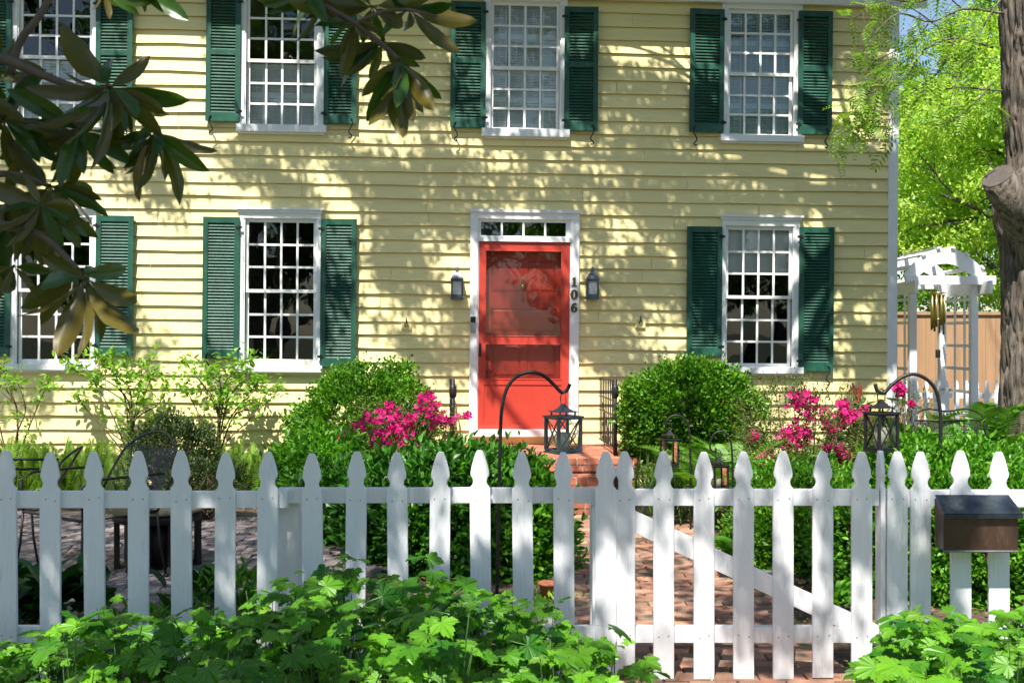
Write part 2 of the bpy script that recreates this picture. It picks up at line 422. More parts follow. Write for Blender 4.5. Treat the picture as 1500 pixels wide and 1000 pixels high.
dr = hrect(694,318,841,632); openings.append((dr[0],dr[1],dr[2],dr[3]))

# clapboards, cut round the openings, each board a little wavy
sid = MB(); zref = HP(768,195)[1]; EXPO = .1365
k0 = -int((zref+.1)/EXPO)-2
xs_cut = sorted(set([XL,XR]+[o[0] for o in openings]+[o[1] for o in openings]))
k = k0
while zref+k*EXPO < CT:
    zb = zref+k*EXPO; zt = zb+EXPO+.012; k += 1
    if zt < .05: continue
    wob = [random.gauss(0,.0032) for _ in range(60)]
    joint = [XL+random.uniform(.5,3)]
    while joint[-1] < XR: joint.append(joint[-1]+random.uniform(2.2,4.2))
    def zoff(x):
        u = (x-XL)/(XR-XL)*57; i = int(max(0,min(57,u))); f = u-i
        return wob[i]*(1-f)+wob[i+1]*f
    cuts = sorted(set(xs_cut+[j for j in joint if j < XR]))
    for a,b in zip(cuts[:-1],cuts[1:]):
        mid = (a+b)/2
        spans = [(zb,zt)]
        for o in openings:
            if o[0] < mid < o[1]:
                ns = []
                for s0,s1 in spans:
                    if o[3] <= s0 or o[2] >= s1: ns.append((s0,s1)); continue
                    if o[2] > s0: ns.append((s0,o[2]))
                    if o[3] < s1: ns.append((o[3],s1))
                spans = ns
        for s0,s1 in spans:
            if s1-s0 < .012: continue
            n = max(1,int((b-a)/.35)); g = .0035 if (b in joint) else 0
            vs_ = []; fs_ = []
            jy = random.uniform(-.0015,.0015); jz = random.gauss(0,.0015)
            for i in range(n+1):
                x = a+(b-a-g)*i/n; dz = zoff(x)+jz
                def yat(z): return -.033+.027*(z-zb)/(zt-zb)+jy
                vs_ += [(x, yat(s0)+.016, s0+dz+.001), (x, yat(s0), s0+dz), (x, yat(s0)+.0006, s0+dz+.004), (x, yat(s1), s1)]
            for i in range(n):
                for q in range(3): fs_.append((i*4+q, i*4+q+1, i*4+5+q, i*4+4+q)[::-1])
            sid.add(vs_, fs_)
sid.build('siding', M['siding'], house)
# solid wall behind the boards, side walls, back wall, floors, cut round openings
wl = MB()
zs_cut = sorted(set([0,CT]+[o[2] for o in openings]+[o[3] for o in openings]))
for a,b in zip(xs_cut[:-1],xs_cut[1:]):
    run = None
    for z0,z1 in zip(zs_cut[:-1],zs_cut[1:]):
        cx,cz = (a+b)/2,(z0+z1)/2
        if any(o[0]<cx<o[1] and o[2]<cz<o[3] for o in openings): continue
        wl.box(a,b,.0,.14,z0,z1)
wl.box(XR-.02,XR,.14,7,0,CT); wl.box(XL,XL+.14,.14,7,0,CT); wl.box(XL,XR,7,7.1,0,CT)
wl.box(XL,XR,.14,7,CT-.12,CT-.02)
wl.build('wall', M['siding'], house)
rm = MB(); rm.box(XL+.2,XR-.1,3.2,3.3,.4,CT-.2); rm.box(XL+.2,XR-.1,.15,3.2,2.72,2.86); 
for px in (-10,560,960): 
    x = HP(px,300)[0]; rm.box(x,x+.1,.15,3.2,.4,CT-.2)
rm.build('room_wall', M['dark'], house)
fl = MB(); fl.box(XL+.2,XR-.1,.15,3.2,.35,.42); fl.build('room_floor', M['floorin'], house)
# side clapboards (right gable side)
sd = MB(); k = k0
while zref+k*EXPO < CT:
    zb = zref+k*EXPO; k += 1
    if zb < 0: continue
    sd.add([(XR+.004,.1,zb),(XR+.03,.1,zb),(XR+.008,.1,zb+EXPO),(XR+.004,7.1,zb),(XR+.03,7.1,zb),(XR+.008,7.1,zb+EXPO)],[(0,1,4,3),(1,2,5,4)])
sd.build('side_siding', M['siding'], house)
cb = MB(); c0 = HP(1299,400)[0]
cb.box(c0,XR+.034,-.034,-.002,.05,CT); cb.box(XR+.001,XR+.034,-.002,.10,.05,CT); cb.build('corner_board', M['trim'], house)
rf = MB()
rf.add([(XL-.3,-.52,CT+.02),(XR+.3,-.52,CT+.02),(XR+.3,3.6,CT+2.6),(XL-.3,3.6,CT+2.6),(XL-.3,7.5,CT+.02),(XR+.3,7.5,CT+.02),
        (XL-.3,-.52,CT+.14),(XR+.3,-.52,CT+.14),(XR+.3,3.6,CT+2.75),(XL-.3,3.6,CT+2.75),(XL-.3,7.5,CT+.14),(XR+.3,7.5,CT+.14)],
       [(6,7,8,9),(9,8,11,10),(0,3,2,1),(3,4,5,2),(0,1,7,6),(1,2,8,7),(2,5,11,8),(5,4,10,11),(4,3,9,10),(3,0,6,9)])
rfo = rf.build('roof', M['roof'], house)
cn = MB(); cn.box(XL-.3,XR+.3,-.50,-.002,CT-.16,CT+.0); cn.box(XL-.3,XR+.3,-.10,-.036,CT-.52,CT-.17); cn.build('cornice', M['trim'], house)

def louvre_panel(mb_frame, x0,x1,z0,z1, y, th=.03, stile=.045, rails=(.06,.0,.09), pitch=.030, slat_w=.034, mid=True):
    """frame + tilted slats in the x/z plane at depth y (front)"""
    mb_frame.box(x0,x0+stile,y,y+th,z0,z1); mb_frame.box(x1-stile,x1,y,y+th,z0,z1)
    a,b = x0+stile,x1-stile
    mb_frame.box(a,b,y+.002,y+th-.002,z1-rails[0],z1); mb_frame.box(a,b,y+.002,y+th-.002,z0,z0+rails[2])
    spans = [(z0+rails[2], z1-rails[0])]
    if mid:
        zm = z0+(z1-z0)*mid; mb_frame.box(a,b,y+.002,y+th-.002,zm-.025,zm+.025); spans = [(z0+rails[2],zm-.025),(zm+.025,z1-rails[0])]
    for s0,s1 in spans:
        n = max(1,int((s1-s0)/pitch)); p = (s1-s0)/n
        for i in range(n):
            zc = s0+(i+.5)*p; h = slat_w*.5; c,s = math.cos(R(52)), math.sin(R(52))
            yc = y+th*.5; t = .0022; jj = random.gauss(0,.0007)
            # slat cross-section, front edge low
            p1 = (yc-h*c, zc-h*s+jj); p2 = (yc+h*c, zc+h*s+jj)
            mb_frame.add([(a,p1[0],p1[1]-t),(b,p1[0],p1[1]-t),(b,p2[0],p2[1]-t),(a,p2[0],p2[1]-t),(a,p1[0],p1[1]+t),(b,p1[0],p1[1]+t),(b,p2[0],p2[1]+t),(a,p2[0],p2[1]+t)],
                 [(0,3,2,1),(4,5,6,7),(0,1,5,4),(1,2,6,5),(2,3,7,6),(3,0,4,7)])

for i, w_ in enumerate(wins):
    gx0,gx1,gz0,gz1 = hrect(*w_['g'])
    cx0 = HP(w_['cx'][0],300)[0]; cx1 = HP(w_['cx'][1],300)[0]
    mx = (w_['g'][0]+w_['g'][2])/2
    # use mid-height for x
    cym = (w_['g'][1]+w_['g'][3])/2
    cx0 = HP(w_['cx'][0],cym)[0]; cx1 = HP(w_['cx'][1],cym)[0]; ct = HP(mx,w_['top'])[1]
    s0 = HP(mx,w_['sill'][1])[1]; s1 = HP(mx,w_['sill'][0])[1]; sx0 = HP(w_['sill'][2],w_['sill'][1])[0]; sx1 = HP(w_['sill'][3],w_['sill'][1])[0]
    ox0,ox1,oz0,oz1 = w_['r']
    c = MB()
    c.box(cx0,ox0+.012,-.050,.0,s1,ct-.05); c.box(ox1-.012,cx1,-.050,.0,s1,ct-.05)
    c.box(ox0+.012,ox1-.012,-.049,.0,oz1-.012,ct-.05)
    # head cap, stepped
    c.box(cx0-.012,cx1+.012,-.066,-.0,ct-.05,ct-.022); c.box(cx0-.028,cx1+.028,-.088,-.0,ct-.022,ct)
    # jamb reveals
    c.box(ox0-.004,ox0+.010,.0,.12,oz0,oz1); c.box(ox1-.010,ox1+.004,.0,.12,oz0,oz1); c.box(ox0+.01,ox1-.01,.0,.12,oz1-.010,oz1+.004)
    # inner stop beads for relief
    c.box(ox0+.012,ox0+.024,-.040,-.012,s1,oz1-.012); c.box(ox1-.024,ox1-.012,-.040,-.012,s1,oz1-.012)
    win = c.build('window', M['trim'], house)
    sl = MB(); sl.box(sx0,sx1,-.095,.10,s0+.02,s1); sl.box(sx0+.02,sx1-.02,-.060,-.0,s0,s0+.02); sl.build('sill', M['trim'], win)
    # sashes: upper sits proud, lower behind
    rz = HP(mx,w_['rail'])[1]
    for up in (1,0):
        sb = MB(); y = -.008 if up else .024
        a,b = gx0,gx1; zz0,zz1 = (rz,gz1) if up else (gz0,rz)
        st = .030
        sb.box(a-st,a,y,y+.028,zz0-(.018 if up else .05),zz1+(.04 if up else .018)); sb.box(b,b+st,y,y+.028,zz0-(.018 if up else .05),zz1+(.04 if up else .018))
        sb.box(a,b,y+.001,y+.027,zz0-(.018 if up else .05),zz0+(.014 if up else .0)); sb.box(a,b,y+.001,y+.027,zz1-(.0 if up else .014),zz1+(.04 if up else .018))
        z0i,z1i = (zz0+.014,zz1) if up else (zz0,zz1-.014)
        mw = .0105
        for q in (1,2,3):
            x = a+(b-a)*q/4; sb.box(x-mw,x+mw,y+.004,y+.024,z0i,z1i)
        for q in (1,2):
            z = z0i+(z1i-z0i)*q/3
            for p in range(4):
                xa = a+(b-a)*p/4+(mw if p else 0); xb = a+(b-a)*(p+1)/4-(mw if p<3 else 0)
                sb.box(xa,xb,y+.006,y+.022,z-mw,z+mw)
        so = sb.build('sash', M['sash'], win)
        g = MB()
        for p in range(4):
            for q in range(3):
                xa = a+(b-a)*p/4; xb = a+(b-a)*(p+1)/4; za = z0i+(z1i-z0i)*q/3; zb_ = z0i+(z1i-z0i)*(q+1)/3
                tx = random.gauss(0,.006); tz = random.gauss(0,.006)   # each old pane tilts its own way
                yy = y+.014
                g.add([(xa,yy-tx*.1,za),(xb,yy+tx*.1,za),(xb,yy+tx*.1+tz*.1,zb_),(xa,yy-tx*.1+tz*.1,zb_)],[(0,1,2,3)])
        g.build('pane', M['glass'], win)
    if w_['inner'] in ('low','all','teal'):
        zt = gz1 if w_['inner'] != 'low' else rz-.02
        spans = [(gz0-.02,zt)] if w_['inner']=='low' else [(gz0-.02,rz-.01),(rz+.01,gz1+.02)]
        xsn = [gx0-.03+(gx1-gx0+.06)*q/4 for q in range(5)]
        for (za,zb_) in spans:
            ib = MB()
            for q in range(4):
                louvre_panel(ib, xsn[q]+.003, xsn[q+1]-.003, za, zb_, .060, .022, .022, (.03,0,.03), .026, .036, mid=.5)
                ib.box((xsn[q]+xsn[q+1])/2-.003,(xsn[q]+xsn[q+1])/2+.003,.054,.059,za+.05,zb_-.05)
            ib.build('interior_shutter', M['blindb'] if w_['inner']=='teal' else M['blind'], win)
    if w_['inner'] == 'blind':
        ib = MB(); zt = gz1+.02; zb_ = HP(mx,397)[1]; n = 36
        for q in range(n):
            z = zb_+(zt-zb_)*(q+.5)/n; ib.add([(gx0-.02,.060,z-.009),(gx1+.02,.060,z-.009),(gx1+.02,.068,z+.008),(gx0-.02,.068,z+.008)],[(0,1,2,3)])
        ib.box(gx0-.02,gx1+.02,.056,.074,zb_-.02,zb_-.005); ib.build('blind', M['blind'], win)

for i,(x0,y0,x1,y1) in enumerate(shut):
    a,b,z0,z1 = hrect(x0,y0,x1,y1,.06)
    s = MB(); upper = i < 8
    louvre_panel(s, 0, b-a, 0, z1-z0, -.02, .034, .048, (.058,0,.085), .0305, .036, mid=.53 if upper else False)
    if not upper: s.box(.05,(b-a)-.05,.008,.012,.08,z1-z0-.05)
    o = s.build('shutter', M['green'], house)
    left = i % 2 == 0
    o.location = (a,-.06,z0)
    # the free edge stands a little off the wall
    ang = R(random.uniform(1.2,3.0))
    if left: # hinge at right edge
        o.location = (a,-.060-math.sin(ang)*(b-a),z0); o.rotation_euler = (0,R(random.uniform(-.25,.25)),ang)
    else: o.rotation_euler = (0,R(random.uniform(-.25,.25)),-ang)
    # hinges + S-shaped holdback
    hxp = (b-a-.004) if left else .004
    for zz in (.10, z1-z0-.10):
        h = MB(); h.box(hxp-.03,hxp+.03,-.026,-.021,zz-.012,zz+.012); h.box(hxp-.006,hxp+.006,-.036,-.021,zz-.02,zz+.02); h.build('hinge', M['iron'], o)
    d = MB(); xx = .055 if left else b-a-.055
    sg = -1 if left else 1
    pts = []
    for t in range(15):
        an = t/14*math.pi*1.5; pts.append((xx+sg*(.018*math.sin(an*1.33)), -.026, .045-.15*t/14 + .012*math.cos(an)))
    for t in range(8):
        an = t/7*4.2; pts.append((xx+sg*(-.004+.016*math.sin(an)), -.026, -.108+.016*math.cos(an)-.016))
    d.tube(pts,.0068,6); d.build('shutter_dog', M['iron'], o)

# ------------------------------------------------------------------ door
def hb(mb, px0,py0,px1,py1, yf, yb, off=0):
    a,b,z0,z1 = hrect(px0,py0,px1,py1,off); mb.box(a,b,yf,yb,z0,z1); return a,b,z0,z1
A = hrect(688,308,847,638); dx0,dx1 = A[0],A[1]
iL,iR = HP(699,480)[0],HP(835.5,480)[0]; dT = HP(767,354.5)[1]; dB = HP(767,628)[1]; oT = HP(767,308)[1]; oB = HP(767,638)[1]
tp0,tp1,tz0,tz1 = hrect(703,326,830,346)
fr = MB()
fr.box(dx0,iL,-.055,.0,dB,oT-.03); fr.box(iR,dx1,-.055,.0,dB,oT-.03)
fr.box(iL,iR,-.054,.0,tz1+.03,oT-.03); fr.box(dx0-.012,dx1+.012,-.075,-.0,oT-.03,oT)
fr.box(iL,iR,-.050,.02,dT,tz0-.012)
fr.box(dx0,dx1,-.11,.06,oB,dB-.002)
fr.box(iL,iL+.012,-.03,.14,dB,dT); fr.box(iR-.012,iR,-.03,.14,dB,dT); fr.box(iL,iR,.02,.14,dT,dT+.03)
fr.box(iL,tp0-.008,-.035,.02,tz0-.012,tz1+.03); fr.box(tp1+.008,iR,-.035,.02,tz0-.012,tz1+.03)
dfo = fr.build('door_frame', M['trim'], house)
tr = MB(); tr.box(tp0-.008,tp1+.008,-.026,.0,tz1,tz1+.03); tr.box(tp0-.008,tp1+.008,-.026,.0,tz0-.012,tz0)
for q in range(5):
    x = tp0+(tp1-tp0)*q/4; e = .010; tr.box(x-e,x+e,-.025,.0,tz0,tz1)
tr.build('transom_sash', M['sash'], dfo)
g = MB(); g.box(tp0,tp1,-.012,-.009,tz0,tz1); g.build('transom_pane', M['glass'], dfo)
rb = MB(); rb.box(tp0-.05,tp1+.05,.139,.145,tz0-.05,tz1+.05)
# storm door: stiles, rails, kick panel
sdm = MB(); y0_,y1_ = -.030,.004
gl0,gl1,ga0,ga1 = hrect(710,367,823,493); _,_,gb0,gb1 = hrect(710,503,823,556)
a0,a1 = iL+.013,iR-.013
sdm.box(a0,gl0,y0_,y1_,dB,dT-.003); sdm.box(gl1,a1,y0_,y1_,dB,dT-.003)
sdm.box(gl0,gl1,y0_+.001,y1_,ga1,dT-.003); sdm.box(gl0,gl1,y0_+.001,y1_,gb1,ga0); 
kz = HP(767,564)[1]
sdm.box(gl0,gl1,y0_+.001,y1_,kz+.004,gb0); sdm.box(gl0,gl1,y0_+.010,y1_,dB+.05,kz+.004); sdm.box(gl0,gl1,y0_+.001,y1_,dB,dB+.05)
# beads
for (p,q,r_,s_) in ((gl0,gl1,ga0,ga1),(gl0,gl1,gb0,gb1)):
    sdm.box(p,p+.012,y0_-.004,y0_+.014,r_,s_); sdm.box(q-.012,q,y0_-.004,y0_+.014,r_,s_); sdm.box(p+.012,q-.012,y0_-.004,y0_+.014,r_,r_+.010); sdm.box(p+.012,q-.012,y0_-.004,y0_+.014,s_-.010,s_)
sdo = sdm.build('storm_door', M['red'], house, bevel=.0015)
g = MB(); g.box(gl0,gl1,-.016,-.013,ga0,ga1); g.box(gl0,gl1,-.016,-.013,gb0,gb1); g.build('storm_pane', M['sglass'], sdo)
hd = MB(); hx0,hz0_ = HP(704,510); hx1,hz1_ = HP(704,516)
hxx,ht = HP(703,503,.05); _,hbm = HP(703,522,.05)
hd.box(hxx-.012,hxx+.014,-.036,-.031,hbm,ht); hd.tube([(hxx,-.034,ht-.02),(hxx,-.07,ht-.03),(hxx,-.075,(ht+hbm)/2),(hxx,-.07,hbm+.03),(hxx,-.034,hbm+.02)],.007,8)
hd.build('door_handle', M['black'], sdo)
# inner panelled door
ind = MB(); yf = .065; ix0,ix1 = iL+.014,iR-.014
ind.box(ix0,ix1,yf+.012,yf+.045,dB,dT-.004)
def P4(x0,y0,x1,y1): return hrect(x0,y0,x1,y1,-.065)
panels = [P4(720,383,761,428),P4(773,383,814,428),P4(720,452,814,486),P4(720,503,762,552),P4(772,503,814,552),P4(720,570,762,615),P4(772,570,814,615)]
xs = sorted(set([ix0,ix1]+[round(p[0],4) for p in panels]+[round(p[1],4) for p in panels])); zs = sorted(set([dB,dT-.004]+[round(p[2],4) for p in panels]+[round(p[3],4) for p in panels]))
for a,b in zip(xs[:-1],xs[1:]):
    for c_,d_ in zip(zs[:-1],zs[1:]):
        mx_,mz_ = (a+b)/2,(c_+d_)/2
        if any(p[0]<mx_<p[1] and p[2]<mz_<p[3] for p in panels): continue
        ind.box(a,b,yf,yf+.012,c_,d_)
for p in panels:   # raised field
    a,b,c_,d_ = p; e = .03
    ind.add([(a,yf+.0115,c_),(b,yf+.0115,c_),(b,yf+.0115,d_),(a,yf+.0115,d_),(a+e,yf+.002,c_+e),(b-e,yf+.002,c_+e),(b-e,yf+.002,d_-e),(a+e,yf+.002,d_-e)],
            [(0,1,5,4),(1,2,6,5),(2,3,7,6),(3,0,4,7),(4,5,6,7)])
ido = ind.build('front_door', M['red'], house)
kn = MB(); kx,kzz = HP(766,412,-.065); kn.lathe((kx,yf-.012,kzz-.09),[(.022,0),(.03,.02),(.026,.05),(.012,.06)],12)
kn.tube([(kx+.022*math.sin(t/9*2*math.pi),yf-.02,kzz-.01+.05*math.cos(t/9*2*math.pi)) for t in range(10)],.006,6)
kn.build('knocker', M['brass'], ido)

# house number: 1 0 6, serif figures stacked on the right casing
def ringfig(mb, cx, cz, rx, rz, tx, tz, y0, y1, n=28, a0=0, a1=360):
    vs=[];fs=[]
    full = (a1-a0) >= 360
    m = n if full else n+1
    for i in range(m):
        a = R(a0+(a1-a0)*i/n); c,s = math.cos(a),math.sin(a)
        k = 1.0
        for (rr,zz) in ((rx,rz),(rx-tx,rz-tz)):
            for y in (y0,y1): vs.append((cx+rr*c,y,cz+zz*s))
    for i in range(n):
        j = (i+1)%m; I,J = i*4,j*4
        fs += [(I,J,J+2,I+2),(I+1,I+3,J+3,J+1),(I,I+1,J+1,J),(I+2,J+2,J+3,I+3)]
    mb.add(vs,fs)
ny0,ny1 = -.064,-.0555
def nbox(px0,py0,px1,py1): return hrect(px0,py0,px1,py1,.06)
a,b,c_,d_ = nbox(836.5,406,845.5,419.5); n1 = MB(); mx_ = (a+b)/2; h_ = d_-c_; w2 = b-a
n1.prism([(mx_-.42*w2,c_),(mx_+.48*w2,c_),(mx_+.48*w2,c_+.1*h_),(mx_+.24*w2,c_+.14*h_),(mx_+.24*w2,d_),(mx_+.02*w2,d_),(mx_-.3*w2,d_-.14*h_),(mx_-.3*w2,d_-.22*h_),(mx_-.16*w2,d_-.2*h_),(mx_-.16*w2,c_+.14*h_),(mx_-.42*w2,c_+.1*h_)],ny0,ny1)
n1.build('house_number', M['number'], house)
a,b,c_,d_ = nbox(835.5,424,846.5,438.5); n2 = MB(); ringfig(n2,(a+b)/2,(c_+d_)/2,(b-a)/2,(d_-c_)/2,.030,.012,ny0,ny1); n2.build('house_number', M['number'], house)
a,b,c_,d_ = nbox(836,443.5,846,457.5); n3 = MB(); h_=d_-c_; w2=b-a
ringfig(n3,(a+b)/2,c_+.32*h_,w2/2,.32*h_,.028,.013,ny0,ny1)
ringfig(n3,(a+b)/2+.12*w2,c_+.38*h_,.62*w2,.62*h_,.030,.013,ny0-.0012,ny1+.0,16,70,190)
ringfig(n3,(a+b)/2+.24*w2,c_+.84*h_,.009,.009,.0085,.0085,ny0-.0006,ny1,12)
n3.build('house_number', M['number'], house)
a,b,c_,d_ = hrect(688.5,463,697,487,.06); db = MB(); db.box(a,b,-.075,-.0555,c_,d_); dbo = db.build('doorbell', M['bell'], house, bevel=.003)
db = MB(); db.box(a+.006,b-.006,-.0775,-.0755,c_+(d_-c_)*.62,d_-.006); db.build('doorbell_button', M['black'], dbo)
# little iron wall hooks on blocks
for px,py in ((595.5,478),(937,475)):
    x,z = HP(px,py); q = MB(); q.box(x-.05,x+.05,-.045,-.012,z-.035,z+.03); bo = q.build('hook_block', M['siding'], house)
    q = MB(); q.tube([(x,-.048,z+.085),(x,-.055,z+.05),(x,-.05,z+.03)],.006,6); q.tube([(x+.016*math.sin(t),-.056,z+.02+.022*math.cos(t)) for t in np.linspace(0,6.28,14)],.004,6)
    q.build('wall_hook', M['iron'], bo)

# wall lanterns either side of the door
def wall_lantern(px, label):
    x,z = HP(px,419,.1); o = HL(x,0,z)
    t = empty('wall_lantern', o, label, 'wall lamp', 'wall lanterns beside the front door')
    t.rotation_euler = HM.to_euler()
    y = -.105; s = .052
    b = MB(); b.box(-.05,.05,-.045,-.027,-.10,.10); b.box(-.012,.012,y,-.04,-.085,-.068); b.build('back_plate', M['lampm'], t)
    f = MB(); zb,zt = -.115,.062
    f.box(-s-.014,s+.014,y-s-.014,y+s+.014,zb-.018,zb)
    f.box(-s-.006,s+.006,y-s-.006,y+s+.006,zb,zb+.016)
    for sx in (-1,1):
        for sy in (-1,1): f.box(sx*s-.008,sx*s+.008,y+sy*s-.008,y+sy*s+.008,zb+.016,zt)
    for sy in (-1,1): f.box(-s+.008,s-.008,y+sy*s-.006,y+sy*s+.006,zt-.016,zt); f.box(-s+.008,s-.008,y+sy*s-.006,y+sy*s+.006,zb+.016,zb+.03)
    for sx in (-1,1): f.box(sx*s-.006,sx*s+.006,y-s+.008,y+s-.008,zt-.016,zt); f.box(sx*s-.006,sx*s+.006,y-s+.008,y+s-.008,zb+.016,zb+.03)
    f.box(-s-.014,s+.014,y-s-.014,y+s+.014,zt,zt+.010)
    f.build('frame', M['lampm'], t, bevel=.0015)
    q = MB(); q.lathe((0,y,zt+.010),[(.085,0),(.078,.014),(.058,.036),(.040,.062),(.026,.066),(.022,.076)],4,False,math.pi/4)
    q.tube([(0.016*math.sin(a),y,zt+.105+.020*math.cos(a)) for a in np.linspace(0,6.28,14)],.004,6)
    q.lathe((0,y,zt+.084),[(.008,0),(.008,.012),(.003,.05)],8)
    q.build('cap', M['lampm'], t)
    g = MB(); e = s-.009; g.box(-e,e,y-e,y+e,zb+.018,zt-.004); g.build('lamp_glass', M['frost'], t)
wall_lantern(669.5,'grey metal wall lantern left of the red door, above the doorbell side')
wall_lantern(867.5,'grey metal wall lantern right of the red door, beside the house number')

# ------------------------------------------------------------------ ground, path, patio, stoop
g = MB(); g.add([(-900,-900,-.03),(900,-900,-.03),(900,1500,-.03),(-900,1500,-.03)],[(0,1,2,3)]); tag(g.build('ground', M['lawn']),kind='structure')
def patch(name, m, poly, z, sub=.25, amp=.0):
    xs_ = [p[0] for p in poly]; ys_ = [p[1] for p in poly]
    mb = MB(); x0,x1,y0,y1 = min(xs_),max(xs_),min(ys_),max(ys_); nx = int((x1-x0)/sub)+1; ny = int((y1-y0)/sub)+1
    vs_ = [(x0+(x1-x0)*i/nx, y0+(y1-y0)*j/ny, z+amp*(mnoise.noise((x0+(x1-x0)*i/nx*3, (y0+(y1-y0)*j/ny)*3, .3)))) for j in range(ny+1) for i in range(nx+1)]
    fs_ = [(j*(nx+1)+i, j*(nx+1)+i+1, (j+1)*(nx+1)+i+1, (j+1)*(nx+1)+i) for j in range(ny) for i in range(nx)]
    mb.add(vs_,fs_,True); o = mb.build(name,m); tag(o,kind='structure'); return o
patch('planting_soil', M['soil'], [(-9,3.2),(9,12.5)], -.012, .15, .02)
def brickfield(name, m, x0, x1, y0, y1, z, L=.20, Wd=.098, gap=.007, along='x', edge=None, jit=.003):
    mb = MB(); rows = int((y1-y0)/(Wd+gap)) if along == 'x' else int((x1-x0)/(Wd+gap))
    for r_ in range(rows):
        off = (L+gap)/2*(r_%2)
        a = (x0 if along == 'x' else y0)-off; end = x1 if along == 'x' else y1
        while a < end-.02:
            s = max(a, x0 if along == 'x' else y0); e_ = min(a+L, end)
            if e_-s > .03:
                if along == 'x': cx,cy,lx,ly = (s+e_)/2, y0+r_*(Wd+gap)+Wd/2, e_-s, Wd
                else: cx,cy,lx,ly = x0+r_*(Wd+gap)+Wd/2,(s+e_)/2, Wd, e_-s
                if edge is None or edge(cx,cy):
                    Mx = Matrix.Rotation(random.gauss(0,.012),3,'Z') @ Matrix.Rotation(random.gauss(0,.012),3,'X') @ Matrix.Rotation(random.gauss(0,.008),3,'Y')
                    hz_ = z+random.gauss(0,jit); c = Vector((cx,cy,hz_-.03)); b_ = .004
                    vs_ = []
                    for (ex,ey,ez) in ((lx/2,ly/2,-.03),(lx/2,ly/2,.025),(lx/2-b_,ly/2-b_,.03)):
                        for sx,sy in ((-1,-1),(1,-1),(1,1),(-1,1)): vs_.append(c+Mx@Vector((sx*ex,sy*ey,ez)))
                    fs_ = [(8,9,10,11)]
                    for l in (0,4):
                        for k_ in range(4): k2=(k_+1)%4; fs_.append((l+k_,l+k2,l+4+k2,l+4+k_))
                    mb.add(vs_,fs_)
            a += L+gap
    return tag(mb.build(name,m),kind='structure')
def path_edge(x,y):
    w_ = .05*math.sin(y*2.1)
    return (.27+w_*.5 - max(0,(4.6-y))*.9) < x < (1.42+w_+max(0,(5.4-y))*.35)
brickfield('brick_path', M['pathbrick'], -1.0, 2.4, 3.2, 9.5, .022, edge=path_edge)
patch('path_joints', M['joint'], [(.2,4.4),(1.5,9.5)], -.006+.012, .15, .008)
patch('sidewalk_joints', M['joint'], [(-.9,3.2),(2.4,4.5)], .004, .15, .006)
brickfield('patio', M['paver'], -6.2, -.55, 6.0, 9.7, .02, L=.20, Wd=.10, along='x', edge=lambda x,y: not (x>-1.2 and y<7.2) and x < -.9+.25*math.sin(y))
patch('patio_joints', M['joint'], [(-6.2,6.0),(-1.2,9.7)], .003, .2, .008)
st = MB()
for (x,y,a,l,wd) in ((1.60,7.0,.15,.30,.16),(1.58,6.45,-.1,.30,.16),(.24,5.95,.3,.22,.16)):
    Mx = Matrix.Rotation(a,3,'Z') @ Matrix.Rotation(random.gauss(0,.03),3,'X'); 
    o_ = MB(); o_.obox((x,y,.008),(wd,l,.05),Mx); o = o_.build('stepping_stone', M['stone'], None, bevel=.012)
    tag(o,'flat grey stone bedded at the edge of the brick path','stone','grey edging stones')

# brick stoop (3 levels)
stoop = empty('brick_stoop', (.18,10.6,0), 'red brick stoop with two steps below the red front door', 'stoop')
def stepblock(x0,x1,y0,y1,z0,z1,courses):
    core = MB(); core.box(x0+.012,x1-.012,y0+.010,y1,z0,z1-.012)
    core.build('mortar_core', M['mortar'], stoop, True)
    b = MB(); ch = (z1-z0)/courses
    for c in range(courses):
        za = z0+c*ch+.006; zb = z0+(c+1)*ch-.005; top = c == courses-1
        bl = .10 if top else .2; x = x0-(bl/2 if c%2 else 0)
        while x < x1-.01:
            a = max(x,x0); e = min(x+bl-.009,x1)
            if e-a > .02:
                j = random.gauss(0,.003); 
                b.box(a,e,y0+j,y0+(.2 if top else .09),za+random.gauss(0,.001),zb+random.gauss(0,.0015))
            x += bl
        for sx,xx in ((-1,x0),(1,x1)):     # cheeks
            y = y0+.21+(.1 if c%2 else 0)
            while y < y1-.03:
                e = min(y+.191,y1); b.box(min(xx,xx-sx*.09),max(xx,xx-sx*.09),y,e,za,zb); y += .2
    y = y0+.21; k_ = 0
    while y < y1-.02:
        x = x0+.1-(0.1 if k_%2 else 0); e2 = min(y+.091,y1)
        while x < x1-.11:
            a = max(x,x0+.1); e = min(x+.191,x1-.1)
            if e-a>.02: b.box(a,e,y,e2,z1-ch,z1-.006+random.gauss(0,.0015))
            x += .2
        y += .1; k_ += 1
    b.build('brickwork', M['brick'], stoop, True)
X_ = lambda px,D: (px-750)/F*D
stepblock(X_(590,10.1),X_(938,10.1),10.1,11.50,.30,.42,2)
stepblock(X_(590,10.1)+.03,X_(938,10.1)-.03,10.13,11.45,.0,.30,4)
stepblock(X_(700,9.78),X_(925,9.78),9.78,10.12,.0,.285,4)
stepblock(X_(690,9.45),X_(930,9.45),9.45,9.77,.0,.14,2)
